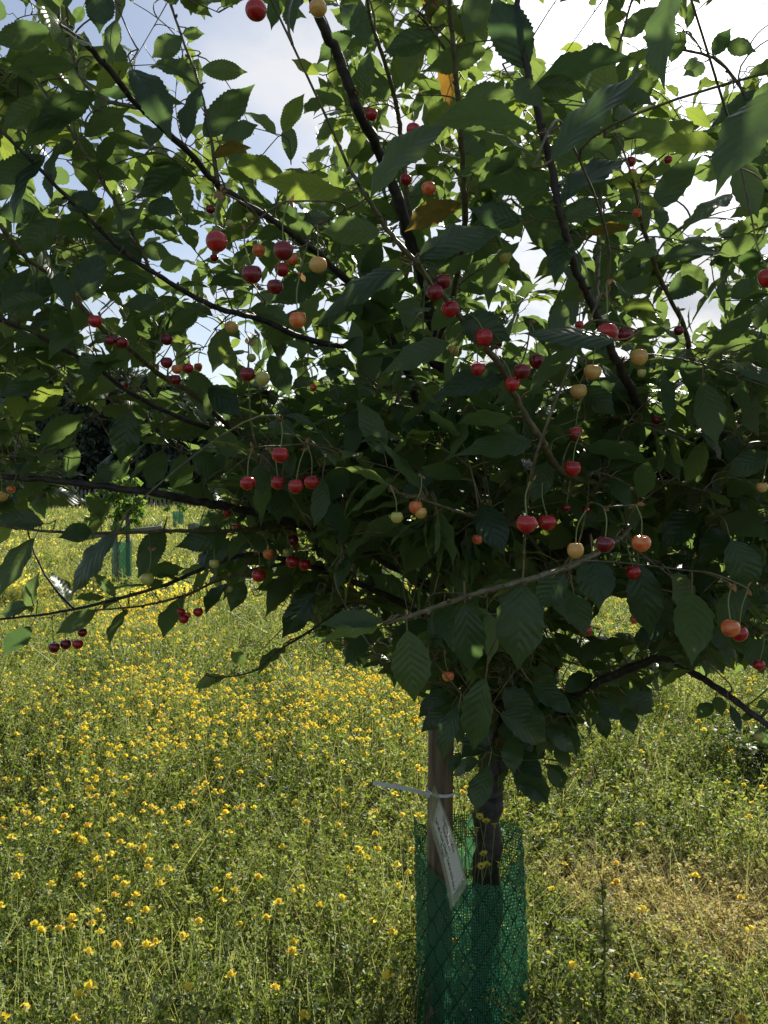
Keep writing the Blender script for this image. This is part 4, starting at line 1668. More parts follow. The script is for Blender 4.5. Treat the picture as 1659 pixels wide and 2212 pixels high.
GL = {  # handwriting strokes, x right, y up, x-height about 0.55
    'C': [[(.62, .85), (.4, 1), (.15, .8), (.08, .45), (.2, .1), (.45, 0), (.65, .15)]],
    'h': [[(.1, 1), (.1, 0)], [(.1, .4), (.3, .58), (.48, .45), (.5, 0)]],
    'e': [[(.1, .3), (.5, .34), (.45, .55), (.25, .6), (.1, .4), (.1, .15), (.3, 0), (.52, .1)]],
    'r': [[(.1, .58), (.1, 0)], [(.1, .35), (.25, .55), (.45, .55)]],
    'y': [[(.08, .58), (.25, .15)], [(.5, .58), (.25, .05), (.12, -.32)]],
    'M': [[(.05, 0), (.1, .95), (.38, .4), (.68, .95), (.75, 0)]],
    'o': [[(.3, .58), (.1, .42), (.1, .15), (.3, 0), (.5, .15), (.5, .42), (.3, .58)]],
    'l': [[(.15, 1), (.15, .1), (.25, 0)]],
    'D': [[(.1, 0), (.1, 1), (.45, .9), (.65, .55), (.5, .12), (.1, 0)]],
    'n': [[(.1, .58), (.1, 0)], [(.1, .4), (.3, .58), (.48, .45), (.5, 0)]],
    'a': [[(.5, .55), (.25, .58), (.08, .3), (.2, 0), (.42, .1), (.5, .55), (.52, 0)]],
    't': [[(.25, .9), (.22, .1), (.4, 0)], [(.05, .62), (.45, .64)]],
    'd': [[(.5, .5), (.25, .58), (.08, .3), (.2, 0), (.45, .12)], [(.52, 1), (.5, 0)]],
    'b': [[(.1, 1), (.1, .05), (.35, 0), (.5, .25), (.35, .52), (.1, .42)]],
    'S': [[(.6, .85), (.4, 1), (.12, .85), (.2, .6), (.5, .42), (.55, .15), (.3, 0), (.06, .12)]],
    'u': [[(.1, .58), (.1, .15), (.3, 0), (.5, .2), (.5, .58), (.52, 0)]],
    'f': [[(.48, .92), (.3, 1), (.22, .8), (.2, -.1)], [(.05, .55), (.42, .57)]],
    'k': [[(.1, 1), (.1, 0)], [(.45, .55), (.12, .25), (.5, 0)]],
    's': [[(.45, .5), (.25, .58), (.12, .45), (.42, .22), (.3, .02), (.08, .08)]],
    '&': [[(.6, 0), (.2, .7), (.32, .95), (.45, .75), (.12, .3), (.25, .02), (.6, .35)]],
    'H': [[(.1, 1), (.1, 0)], [(.6, 1), (.6, 0)], [(.1, .5), (.6, .52)]],
    'c': [[(.48, .48), (.28, .58), (.1, .3), (.25, 0), (.5, .1)]],
    'O': [[(.35, 1), (.1, .7), (.1, .25), (.38, 0), (.65, .3), (.62, .75), (.35, 1)]],
    'P': [[(.12, 0), (.12, 1), (.5, .92), (.55, .65), (.14, .48)]],
    'j': [[(.25, .58), (.25, -.2), (.05, -.3)], [(.25, .8), (.26, .84)]],
    '.': [[(.1, 0), (.14, .03)],]
}
wr = MB()


def write(text, u0, u1, v0, v1, hgt):
    adv = sum(0.42 if ch == ' ' else (0.4 if ch == 'l' else 0.66) for ch in text)
    su = (u1 - u0) / adv
    x = 0
    lu, lv = np.linalg.norm(eu) * (U1 - U0), np.linalg.norm(ev) * (V1 - V0)
    for ch in text:
        if ch == ' ':
            x += 0.42; continue
        jit = rng.uniform(-0.03, 0.03)
        for st in GL[ch]:
            q = np.array(st, float)
            pts = spline(np.c_[q, np.zeros(len(q))], 4)[:, :2] if len(q) > 2 else q
            pp = []
            for (gx, gy) in pts:
                uu = u0 + (x + gx) * su
                vv = v0 + (v1 - v0) * (uu - u0) / (u1 - u0) - (gy + jit) * hgt
                U, Vv = U0 + uu * (U1 - U0), V0 + vv * (V1 - V0)
                c = 0.006 * math.sin(U * 3.1) + 0.0036 * (Vv - 0.5)
                pp.append(tpt(U, Vv, 0.0016 + c + 0.0007))
            add_tube(wr, np.array(pp), 0.0005, 4)
        x += 0.4 if ch == 'l' else 0.66


write('Cherry Morello', .17, .62, .24, .26, .17)
write('Donated by', .24, .54, .47, .48, .16)
write('Suffolk Coast & Heath Scattered Orchard', .04, .965, .76, .84, .15)
write('Project', .31, .49, .985, .99, .14)
wr.build('lettering', plain('black_pen_ink', (0.03, 0.03, 0.035), 0.5), card, origin=(0, 0, 0))
for o in bpy.data.objects:
    if o.name.startswith('lettering'):
        o.location = (-T_[0], -T_[1], -T_[2])

# cable tie: a band round stake and tag, with a long tail
mb = MB()
zb = P(945, 1722, 2.1)[2]
th = np.linspace(0, 2 * np.pi, 49)
ring = []
for t in th:
    ring.append((SX + 0.005 + 0.0375 * math.cos(t), SY + 0.0375 * math.sin(t), zb + 0.004 * math.sin(t) - 0.003 * math.cos(t)))


def strap(mb, pts, wdir, w, thk):
    pts = np.asarray(pts, float)
    wdir = np.broadcast_to(np.asarray(wdir, float), pts.shape)
    T = nrm(np.gradient(pts, axis=0))
    nn = nrm(np.cross(T, wdir))
    V = np.stack([pts + wdir * w / 2 + nn * thk, pts - wdir * w / 2 + nn * thk, pts - wdir * w / 2 - nn * thk, pts + wdir * w / 2 - nn * thk], 1).reshape(-1, 3)
    n = len(pts)
    Fq = []
    for i in range(n - 1):
        for k in range(4):
            Fq.append((4 * i + k, 4 * i + (k + 1) % 4, 4 * i + 4 + (k + 1) % 4, 4 * i + 4 + k))
    Fq.append((0, 1, 2, 3)); Fq.append((4 * n - 4, 4 * n - 1, 4 * n - 2, 4 * n - 3))
    mb.add(V, Fq)


strap(mb, ring, (0, 0, 1), 0.008, 0.0007)
tail = spline(np.array([P(925, 1715, 2.085), P(890, 1707, 2.06), P(850, 1698, 2.03), P(806, 1691, 2.0)]), 6)
strap(mb, tail, (0.12, 0, 1), 0.010, 0.0008)
hd = P(924, 1716, 2.085)
bx = np.array([(sx, sy, sz) for sx in (-1, 1) for sy in (-1, 1) for sz in (-1, 1)]) * np.array((0.005, 0.004, 0.0065)) + hd
mb.add(bx, [(0, 1, 3, 2), (4, 6, 7, 5), (0, 4, 5, 1), (2, 3, 7, 6), (0, 2, 6, 4), (1, 5, 7, 3)])
o = mb.build('cable_tie', plain('white_nylon', (0.8, 0.82, 0.84), 0.35, 0.35), smooth=False, origin=hd)
tag(o, 'white plastic cable tie round the stake with its long tail sticking out', 'cable tie')


# ------------------------------------------------------------------ meadow
def in_frame_x(d, m=0.35):
    return 0.58 * d + m + 0.45


def dry_at(x, y):
    """how dry the patch of meadow is (0..1)"""
    g = lambda cx, cy, r: np.exp(-(((x - cx) / r) ** 2 + ((y - cy) / (r * 1.1)) ** 2))
    v = 1.0 * g(1.02, 2.85, 0.26) + 1.0 * g(1.33, 2.68, 0.25) + 0.75 * g(0.75, 2.95, 0.3) + 0.55 * g(0.95, 2.35, 0.35)
    v = v + 0.5 * g(0.55, 4.3, 0.5) + 0.25 * np.clip(noise2(x, y, 1.6), 0, 1) * (x > 0.3)
    return np.clip(v, 0, 1)


def canopy(x, y):
    """height of the herb layer"""
    h = 0.25 + 0.06 * noise2(x, y, 2.2) + 0.05 * noise2(x + 9, y, 6.5) + 0.045 * noise2(x, y + 5, 19.0)
    h = h * (1 - 0.55 * dry_at(x, y))
    h = np.where((x > 0.35) & (y < 4), h * 0.72, h)
    h = np.where((np.abs(x - 0.215) < 0.2) & (y < 2.19) & (y > 1.2), h * 0.14, h)
    return np.clip(h, 0.025, 0.42)


def scatter(n, d0, d1, power=1.0):
    """points over the visible ground between two distances, even per area"""
    u = rng.uniform(size=n)
    y = np.sqrt(d0 ** 2 + u * (d1 ** 2 - d0 ** 2))
    x = rng.uniform(-1, 1, n) * in_frame_x(y)
    return x, y


def quads(ctr, ax, sd, L, W, bend=0.25):
    """leaf-like four-corner blades: base, side, tip, side"""
    nn = np.cross(ax, sd)
    p0 = ctr - ax * (L * 0.5)[:, None]
    p2 = ctr + ax * (L * 0.5)[:, None] - nn * (L * bend)[:, None] * 0.3
    m = ctr + ax * (L * 0.08)[:, None] + nn * (L * bend)[:, None] * 0.15
    p1 = m + sd * (W * 0.5)[:, None]
    p3 = m - sd * (W * 0.5)[:, None]
    V = np.stack([p0, p1, p2, p3], 1).reshape(-1, 3)
    Fq = np.arange(len(ctr) * 4).reshape(-1, 4)
    return V, Fq


def ribbons(p0, p1, w, sidev, mid=None):
    """thin stems as two-segment strips tapering to the tip"""
    n = len(p0)
    if mid is None: mid = (p0 + p1) / 2
    s = sidev * (w * 0.5)[:, None]
    V = np.stack([p0 - s, p0 + s, mid + s * 0.8, mid - s * 0.8, p1 + s * 0.4, p1 - s * 0.4], 1).reshape(-1, 3)
    b = (np.arange(n) * 6)[:, None]
    Fq = np.concatenate([b + np.array([[0, 1, 2, 3]]), b + np.array([[3, 2, 4, 5]])])
    return V, Fq


def rand_tint(n, x, y, base=0.45, spread=0.25, grey=0.0):
    r = np.clip(base + 0.18 * noise2(x, y, 3.1) + rng.normal(size=n) * spread, 0, 1)
    dr = np.clip(dry_at(x, y) * 1.0 + 0.25 * noise2(x, y, 8.0) * (x > 0.35) - rng.uniform(0.05, 0.9, n), 0, 1)
    dr = np.maximum(dr, (rng.uniform(size=n) < 0.05) * 0.7)
    return np.stack([r, dr, np.full(n, grey) * rng.uniform(0, 1, n), np.ones(n)], 1)


def herb_zone(d0, d1, per_m2, L, W, stems_m2, stem_w, near):
    herb, stems = MB(), MB()
    area = 0.58 * (d1 ** 2 - d0 ** 2) + 1.6 * (d1 - d0)
    n = int(area * per_m2)
    x, y = scatter(n, d0, d1)
    g = gz(x, y)
    H = canopy(x, y)
    if near:
        # leafy plants: leaflets gathered along leaning stems, darker gaps between the plants
        per = 38
        npl = max(1, n // per)
        bx_, by_ = x[:npl], y[:npl]
        Hp = canopy(bx_, by_) * rng.uniform(0.7, 1.25, npl)
        lean = rng.normal(size=(npl, 2)) * 0.35
        tone = rng.normal(size=npl) * 0.2
        k = np.repeat(np.arange(npl), per)
        n = len(k)
        f = rng.uniform(0.12, 1.0, n) ** 0.8
        an = rng.uniform(0, 6.28, n)
        rad = (0.004 + 0.022 * rng.uniform(0, 1, n)) * (1.15 - 0.6 * f)
        x = bx_[k] + lean[k, 0] * Hp[k] * f ** 1.5 + np.cos(an) * rad
        y = by_[k] + lean[k, 1] * Hp[k] * f ** 1.5 + np.sin(an) * rad
        ctr = np.stack([x, y, gz(x, y) + Hp[k] * f], 1)
        ax = nrm(np.stack([np.cos(an) + rng.normal(size=n) * 0.4, np.sin(an) + rng.normal(size=n) * 0.4, rng.normal(size=n) * 0.45 + 0.45], 1))
        extra = tone[k]
        p0 = np.stack([bx_, by_, gz(bx_, by_)], 1)
        p1 = p0 + np.stack([lean[:, 0] * Hp, lean[:, 1] * Hp, Hp], 1)
        V, Fq = ribbons(p0, p1, np.full(npl, stem_w), np.tile([[1.0, 0, 0]], (npl, 1)), (p0 + p1) / 2 - np.stack([lean[:, 0] * Hp, lean[:, 1] * Hp, 0 * Hp], 1) * 0.15)
        herb.add(V, Fq, 1, None, np.repeat(rand_tint(npl, bx_, by_, 0.35, 0.2), 6, 0))
    else:
        f = rng.uniform(0, 1, n) ** 0.6
        z = g + H * f * rng.uniform(0.75, 1.08, n)
        ctr = np.stack([x + rng.normal(size=n) * 0.01, y, z], 1)
        ax = nrm(np.stack([rng.normal(size=n), rng.normal(size=n), rng.normal(size=n) * 0.6 + 0.45], 1))
        extra = 0.0
    rv = nrm(rng.normal(size=(n, 3)) * 0.8 + np.array((0, 0, 0.6)))
    sd = nrm(np.cross(ax, rv))
    sz = rng.uniform(0.65, 1.35, n)
    V, Fq = quads(ctr, ax, sd, L * sz, W * sz)
    tn = rand_tint(n, x, y, 0.42, 0.16)
    tn[:, 0] = np.clip(tn[:, 0] + extra, 0, 1)
    col = np.repeat(tn, 4, 0)
    herb.add(V, Fq, 0, None, col)
    ns = int(area * stems_m2)
    x, y = scatter(ns, d0, d1)
    g = gz(x, y)
    H = canopy(x, y) * (0.7 + 0.95 * rng.uniform(0, 1, ns) ** 2)
    p0 = np.stack([x, y, g], 1)
    lean = rng.normal(size=(ns, 2)) * 0.42 + np.array((0.05, -0.04))
    p1 = p0 + np.stack([lean[:, 0] * H, lean[:, 1] * H, H], 1)
    mid = (p0 + p1) / 2 - np.stack([lean[:, 0] * H, lean[:, 1] * H, 0 * H], 1) * 0.25
    sv = nrm(np.stack([rng.normal(size=ns), rng.normal(size=ns) * 0.4, rng.normal(size=ns) * 0.1], 1))
    V, Fq = ribbons(p0, p1, stem_w * rng.uniform(0.6, 1.4, ns), sv, mid)
    herb.add(V, Fq, 1, None, np.repeat(rand_tint(ns, x, y, 0.6, 0.28), 6, 0))
    return herb


Z = [herb_zone(1.55, 3.2, 33000, 0.0145, 0.0085, 500, 0.0019, True),
     herb_zone(3.2, 5.5, 21000, 0.019, 0.0105, 450, 0.0024, True),
     herb_zone(5.5, 10, 9000, 0.026, 0.014, 500, 0.0036, False),
     herb_zone(10, 20, 2600, 0.05, 0.024, 350, 0.008, False),
     herb_zone(20, 48, 500, 0.12, 0.05, 90, 0.02, False)]
names = ['meadow_herbs', 'meadow_herbs', 'meadow_herbs', 'meadow_herbs', 'meadow_herbs']
allh = MB()
for z in Z:
    for V, Fq, Mi, UV, col in zip(z.V, z.F, z.M, z.UV, z.COL):
        pass
off = 0
for z in Z:
    allh.V += z.V; allh.UV += z.UV; allh.COL += z.COL; allh.M += z.M
    allh.F += [f + off for f in z.F]
    off += z.n
allh.n = off
o = allh.build('meadow_herbs', [M_herb, M_stem], smooth=False)
tag(o, 'dense green herbs and grass stems covering the meadow', 'meadow plants', kind='stuff')

# grey-green seeding stalks in the near left meadow, dry grass blades on the right
sk = MB()
n = 2600
x = rng.uniform(-1.6, 1.6, n); y = rng.uniform(1.6, 3.1, n)
keep = (((x < 0.1) & (y < 2.5 + 0.3 * noise2(x, y, 3)) & (rng.uniform(size=n) < 0.38 + 0.5 * np.clip((2.35 - y) / 0.3, 0, 1))) | (rng.uniform(size=n) < 0.06)) & ~((np.abs(x - 0.215) < 0.2) & (y < 2.19))
x, y = x[keep], y[keep]; n = len(x)
H = rng.uniform(0.16, 0.34, n)
p0 = np.stack([x, y, gz(x, y)], 1)
ln_ = rng.normal(size=(n, 2)) * 0.12
ln_ = ln_ * 2.2
p1 = p0 + np.stack([ln_[:, 0] * H, ln_[:, 1] * H, H], 1)
sv = np.tile([[1.0, 0, 0]], (n, 1))
V, Fq = ribbons(p0, p1, np.full(n, 0.0028), sv)
sk.add(V, Fq, 0, None, np.repeat(np.stack([rng.uniform(0.5, 1, n), np.zeros(n), np.full(n, 0.6), np.ones(n)], 1), 6, 0))
for k in range(9):
    f = rng.uniform(0.3, 1.0, n)
    c = p0 + (p1 - p0) * f[:, None]
    ax = nrm(np.stack([rng.normal(size=n), rng.normal(size=n), np.abs(rng.normal(size=n)) + 0.5], 1))
    sd_ = nrm(np.cross(ax, rng.normal(size=(n, 3))))
    L = rng.uniform(0.008, 0.016, n)
    V, Fq = quads(c + ax * 0.006, ax, sd_, L, L * 0.4)
    sk.add(V, Fq, 0, None, np.repeat(np.stack([rng.uniform(0.4, 1, n), np.zeros(n), rng.uniform(0.4, 1, n), np.ones(n)], 1), 4, 0))
# little seed heads
for k in range(4):
    ax = nrm(rng.normal(size=(n, 3)) + np.array((0, 0, 0.8)))
    sd_ = nrm(np.cross(ax, rng.normal(size=(n, 3))))
    V, Fq = quads(p1 + ax * 0.003, ax, sd_, np.full(n, 0.009), np.full(n, 0.007))
    sk.add(V, Fq, 0, None, np.repeat(np.stack([np.full(n, 0.9), np.zeros(n), np.full(n, 1.0), np.ones(n)], 1), 4, 0))
o = sk.build('seeding_stalks', M_stem, smooth=False)
tag(o, 'grey-green seeding stalks with tiny round heads along the near edge of the meadow', 'wild plants', kind='stuff')

dg = MB()
n = 16000
x = rng.uniform(0.2, 2.2, n); y = rng.uniform(1.7, 5.0, n)
keep = rng.uniform(size=n) < np.clip((dry_at(x, y) - 0.25 + 0.35 * noise2(x, y, 9.0)) * 1.1, 0.02, 0.8)
x, y = x[keep], y[keep]; n = len(x)
L = rng.uniform(0.08, 0.22, n)
an = rng.uniform(0, 6.28, n); el = rng.uniform(0.15, 1.2, n)
p0 = np.stack([x, y, gz(x, y) + rng.uniform(0, 0.05, n)], 1)
p1 = p0 + np.stack([np.cos(an) * np.cos(el) * L, np.sin(an) * np.cos(el) * L, np.sin(el) * L], 1)
mid = (p0 + p1) / 2 + np.array((0, 0, 0.02))
sv = nrm(rng.normal(size=(n, 3)))
V, Fq = ribbons(p0, p1, rng.uniform(0.001, 0.0022, n), sv, mid)
dg.add(V, Fq, 0, None, np.repeat(np.stack([np.full(n, 0.8), rng.uniform(0.6, 1, n), np.zeros(n), np.ones(n)], 1), 6, 0))
o = dg.build('dry_grass', M_stem, smooth=False)
tag(o, 'thin dry tan grass in the bare-looking patch right of the green guard', 'grass', kind='stuff')


# ------------------------------------------------------------------ yellow flowers
def flower_head(seed, nfl, size=0.0138):
    """a flat head of pea flowers: each an upright folded standard, two wings and a keel"""
    r = np.random.default_rng(seed)
    m = MB()
    for k in range(nfl):
        an = 2 * np.pi * k / nfl + r.uniform(-.3, .3)
        out = np.array((math.cos(an), math.sin(an), 0.25)); out /= np.linalg.norm(out)
        up = nrm(np.array((0, 0, 1)) - out * out[2] + r.normal(size=3) * 0.15)
        sd_ = np.cross(out, up)
        c = out * size * 0.25
        s = size * r.uniform(0.85, 1.15)
        t = (r.uniform(0.1, 0.95), 1.0 if r.uniform() < 0.08 else r.uniform(0, .15), 0, 1)
        # standard
        V = [c + up * .05 * s, c + up * .45 * s + sd_ * .55 * s + out * .18 * s, c + up * 1.0 * s + sd_ * .38 * s + out * .02 * s, c + up * 1.05 * s - out * .1 * s,
             c + up * 1.0 * s - sd_ * .38 * s + out * .02 * s, c + up * .45 * s - sd_ * .55 * s + out * .18 * s]
        m.add(V, [(0, 1, 2, 3), (0, 3, 4, 5)], 0, None, t)
        # wings and keel
        for q in (-1, 1):
            V = [c, c + out * .45 * s + sd_ * q * .30 * s + up * .28 * s, c + out * .95 * s + sd_ * q * .16 * s + up * .2 * s, c + out * .6 * s - up * .08 * s]
            m.add(V, [(0, 1, 2, 3)], 0, None, (t[0] * 0.8, t[1], 0, 1))
    return m


HEADS = [flower_head(s, 3 + s % 4) for s in range(7)]
HM = [h.mesh('blossom', [M_petal], True) for h in HEADS]
HV = [(np.concatenate(h.V), np.concatenate(h.F), np.concatenate(h.COL)) for h in HEADS]


def stem_mesh(h, bend):
    m = MB()
    p = spline(np.array([(0, 0, -h), (bend, 0.0, -h * 0.5), (0, 0, 0.0)]), 4)
    add_tube(m, p, np.linspace(0.0013, 0.0008, len(p)), 4)
    return m.mesh('stem', [M_stem])


SM = [stem_mesh(0.30, 0.012), stem_mesh(0.26, -0.02), stem_mesh(0.34, 0.03)]


def flower_points(n, d0, d1, dens_fn):
    x, y = scatter(n, d0, d1)
    k = rng.uniform(size=n) < dens_fn(x, y)
    return x[k], y[k]


def fl_density(x, y):
    left = 1 / (1 + np.exp((x - (0.17 + 0.08 * (y - 2))) / 0.12))
    patch = np.clip(0.62 + 0.55 * noise2(x, y, 1.7), 0.08, 1)
    nearfade = np.clip((y - 1.7) / 0.95, 0.3, 1)
    v = patch * (left * nearfade + (1 - left) * 0.10)
    v = np.where(y > 6, np.maximum(v * 0.85, 0.3 * patch), v)
    return np.clip(v, 0, 1)


area = lambda a, b: 0.58 * (b * b - a * a) + 1.6 * (b - a)
fx, fy = [], []
for d0, d1, per in ((1.7, 5.5, 270), (5.5, 10, 170), (10, 20, 13), (20, 46, 2.2)):
    a_, b_ = flower_points(int(area(d0, d1) * per), d0, d1, fl_density)
    fx.append(a_); fy.append(b_)
fx, fy = np.concatenate(fx), np.concatenate(fy)
order = np.argsort(fy)
fx, fy = fx[order], fy[order]
fz = gz(fx, fy) + canopy(fx, fy) * rng.uniform(0.85, 1.22, len(fx)) + 0.015
px, py, pd = proj(np.stack([fx, fy, fz], 1))
vis = (px > -10) & (px < 1669) & (py < 2222)
tcx, tcy = 0.226, 2.19
behind = (fy > 2.0) & (np.abs(px - 1020) < 150) & (py > 1560)
frontg = (np.abs(fx - 0.215) < 0.2) & (fy < 2.19)
vis &= ~frontg
ind = np.where(vis & ~behind)[0][:270]
for q, i in enumerate(ind):
    e = empty('yellow_flower', (fx[i], fy[i], fz[i]), rng.uniform(0, 6.28))
    h = int(rng.integers(0, len(HM)))
    s = float(rng.uniform(0.85, 1.3)) * (1.0 if fy[i] < 2.9 else 0.95)
    b = bpy.data.objects.new('blossom', HM[h]); C.objects.link(b); b.parent = e
    b.scale = (s, s, s)
    b.rotation_euler = (rng.uniform(-.3, .3), rng.uniform(-.3, .3), 0)
    st = bpy.data.objects.new('stem', SM[q % 3]); C.objects.link(st); st.parent = e
    if px[i] < 1010:
        tag(e, 'cluster of small yellow pea flowers on a thin stem left of the green guard', 'flower', 'yellow flowers in the meadow left of the guard')
    else:
        tag(e, 'cluster of small yellow pea flowers scattered in the greener grass right of the guard', 'flower', 'yellow flowers in the meadow right of the guard')
rest = np.setdiff1d(np.where(~frontg)[0], ind)
fl = MB()
for h in range(7):
    sel = rest[(rest % 7) == h]
    near = sel[fy[sel] < 9]
    far = sel[fy[sel] >= 9]
    Vh, Fh, Ch = HV[h]
    if len(near):
        an = rng.uniform(0, 6.28, len(near))
        s = rng.uniform(0.85, 1.3, len(near)) * (1 + 0.05 * np.maximum(0, fy[near] - 4))
        c, sn = np.cos(an), np.sin(an)
        X = (Vh[None, :, 0] * c[:, None] - Vh[None, :, 1] * sn[:, None]) * s[:, None] + fx[near][:, None]
        Y = (Vh[None, :, 0] * sn[:, None] + Vh[None, :, 1] * c[:, None]) * s[:, None] + fy[near][:, None]
        Zz = Vh[None, :, 2] * s[:, None] + fz[near][:, None]
        V = np.stack([X, Y, Zz], -1).reshape(-1, 3)
        Fq = (Fh[None] + (np.arange(len(near)) * len(Vh))[:, None, None]).reshape(-1, 4)
        cl = np.tile(Ch, (len(near), 1)).copy()
        cl[:, 0] = np.clip(cl[:, 0] * 0.6 + np.repeat(rng.uniform(0, 0.5, len(near)), len(Vh)), 0, 1)
        fl.add(V, Fq, 0, None, cl)
    if len(far):
        for k in range(3):
            n = len(far)
            ax = nrm(np.stack([rng.normal(size=n), rng.normal(size=n) * 0.4, rng.normal(size=n)], 1))
            sd_ = nrm(np.cross(ax, np.stack([rng.normal(size=n) * .3, np.ones(n), rng.normal(size=n) * .3], 1)))
            sz = rng.uniform(0.02, 0.04, n) * (1 + 0.03 * (fy[far] - 9))
            V, Fq = quads(np.stack([fx[far], fy[far], fz[far]], 1) + rng.normal(size=(n, 3)) * 0.02, ax, sd_, sz, sz * 0.8)
            fl.add(V, Fq, 0, None, np.repeat(np.stack([rng.uniform(0.2, 1, n), np.zeros(n), np.zeros(n), np.ones(n)], 1), 4, 0))
# their stems
near = rest[fy[rest] < 7]
n = len(near)
p1 = np.stack([fx[near], fy[near], fz[near]], 1)
p0 = p1 - np.stack([rng.normal(size=n) * 0.04, rng.normal(size=n) * 0.04, np.full(n, 0.25)], 1)
V, Fq = ribbons(p0, p1, np.full(n, 0.0024), np.tile([[1.0, 0, 0]], (n, 1)))
fl.add(V, Fq, 1, None, np.repeat(np.stack([rng.uniform(0.3, 1, n), np.zeros(n), np.zeros(n), np.ones(n)], 1), 6, 0))
o = fl.build('flower_carpet', [M_petal, M_stem], smooth=True)
tag(o, 'carpet of yellow flowers thinning into the distance across the meadow', 'wildflowers', kind='stuff')
print('flowers', len(fx))

# taller yellow flowers growing up inside the guard
GF = [(985, 1668, 2.2), (1003, 1745, 2.16), (1020, 1752, 2.14), (1036, 1765, 2.12), (1050, 1775, 2.1), (1068, 1782, 2.09), (1030, 1790, 2.12),
      (1006, 1795, 2.1), (1045, 1845, 2.1), (1052, 1868, 2.09), (1040, 1872, 2.08), (1078, 1866, 2.09), (995, 1772, 2.18)]


def daisy():
    m = MB()
    for k in range(13):
        an = 2 * np.pi * k / 13
        o_ = np.array((math.cos(an), math.sin(an), 0.35)); sd_ = np.array((-math.sin(an), math.cos(an), 0))
        L = 0.0105 * (0.9 + 0.2 * ((k * 7) % 5) / 5)
        m.add([o_ * 0.001, o_ * L * 0.6 + sd_ * 0.0022, o_ * L, o_ * L * 0.6 - sd_ * 0.0022], [(0, 1, 2, 3)], 0, None, (0.55, 0, 0, 1))
    add_tube(m, np.array([(0, 0, -0.008), (0, 0, -0.004), (0, 0, 0.001)]), [0.001, 0.003, 0.0034], 6, 1)
    return m.mesh('blossom', [M_petal, M_stem])


DM = daisy()
for (x, y, d) in GF:
    q = P(x, y, d)
    e = empty('yellow_flower', q, rng.uniform(0, 6.28))
    b = bpy.data.objects.new('blossom', DM); C.objects.link(b); b.parent = e
    b.rotation_euler = (rng.uniform(-.5, .5), rng.uniform(-.5, .5), 0)
    b.scale = (1.15, 1.15, 1.15)
    m = MB()
    root = np.array((0.235 + rng.uniform(-.07, .07), 2.17 + rng.uniform(-.05, .05), 0.02)) - q
    ca, sa = math.cos(-e.rotation_euler.z), math.sin(-e.rotation_euler.z)
    root = np.array((root[0] * ca - root[1] * sa, root[0] * sa + root[1] * ca, root[2]))
    pth = spline(np.array([root, root * 0.5 + rng.normal(size=3) * 0.012, (0, 0, -0.006)]), 6)
    add_tube(m, pth, 0.0011, 5)
    m.build('stem', M_stem, e)
    tag(e, 'small yellow dandelion-like flower on a wiry stem growing up inside the green guard', 'flower', 'yellow flowers growing inside the guard')


# ------------------------------------------------------------------ weeds that stand out
def weed(name, x, y, h, label, cat, nl, lsize, tint, spread, stem_r=0.004, dark=False):
    e = empty(name, (x, y, float(gz(x, y))))
    m = MB()
    stems = []
    for k in range(1 if spread < 0.03 else 9):
        tip = np.array((rng.normal() * spread, rng.normal() * spread, h * rng.uniform(0.75, 1.0)))
        pth = spline(np.array([(0, 0, 0), tip * 0.5 + rng.normal(size=3) * 0.012, tip]), 6)
        stems.append(pth)
        add_tube(m, pth, np.linspace(stem_r, stem_r * 0.4, len(pth)), 6)
    m.build('stem', M_stake if dark else M_stem, e)
    lf = MB()
    n = nl
    si = rng.integers(0, len(stems), n)
    f = rng.uniform(0.05, 1.0, n)
    c = np.array([stems[s][min(int(ff * (len(stems[s]) - 1)), len(stems[s]) - 1)] for s, ff in zip(si, f)])
    an = rng.uniform(0, 6.28, n)
    ax = nrm(np.stack([np.cos(an), np.sin(an), rng.uniform(-.3, .8, n)], 1))
    L = rng.uniform(0.6, 1.2, n) * lsize
    t = np.tile([tint], (n, 1)) + np.stack([rng.normal(size=n) * 0.12, 0 * an, 0 * an], 1)
    t = np.clip(t, 0, 1)
    V, Fq, UV, col = leaf_batch(c, ax, nrm(rng.normal(size=(n, 3)) * 0.5 + (0, 0, 1)), L, L * 0.42, np.full(n, 0.8), np.full(n, 0.2), rng.uniform(-.5, .5, n), t, 7, 3)
    lf.add(V, Fq, 0, UV, col)
    lf.build('leaves', M_herb, e)
    tag(e, label, cat)
    return e


q = P(1640, 1690, 4.1)
weed('bushy_weed', q[0], q[1], 0.36, 'dark bushy weed at the right edge of the meadow behind the guard', 'weed', 520, 0.05, (0.05, 0, 0), 0.15)
q = P(1298, 2290, 2.32)
weed('dark_stalk', q[0], q[1], 0.42, 'dark upright dead weed stalk with pale leaves right of the green guard', 'weed', 190, 0.03, (0.6, 0.15, 0.1), 0.014, 0.0045, True)
q = P(1340, 1560, 5.2)
weed('thistle_clump', q[0], q[1], 0.42, 'pale green leafy clump in the meadow below the lower right branch', 'weed', 420, 0.05, (0.6, 0, 0.15), 0.2)

# ------------------------------------------------------------------ background: wood, hedge, fence, saplings
M_wood = herb_material('dark_wood_foliage', [(0.0, (0.018, 0.030, 0.020)), (0.5, (0.036, 0.055, 0.036)), (1.0, (0.085, 0.11, 0.07))], 0.15, 0.6)
M_far = herb_material('far_hedge_foliage', [(0.0, (0.03, 0.05, 0.022)), (0.5, (0.05, 0.085, 0.03)), (1.0, (0.10, 0.14, 0.05))], 0.25, 0.7)
M_sap = herb_material('sapling_foliage', [(0.0, (0.05, 0.10, 0.02)), (0.5, (0.09, 0.16, 0.03)), (1.0, (0.18, 0.25, 0.06))], 0.4, 0.5)


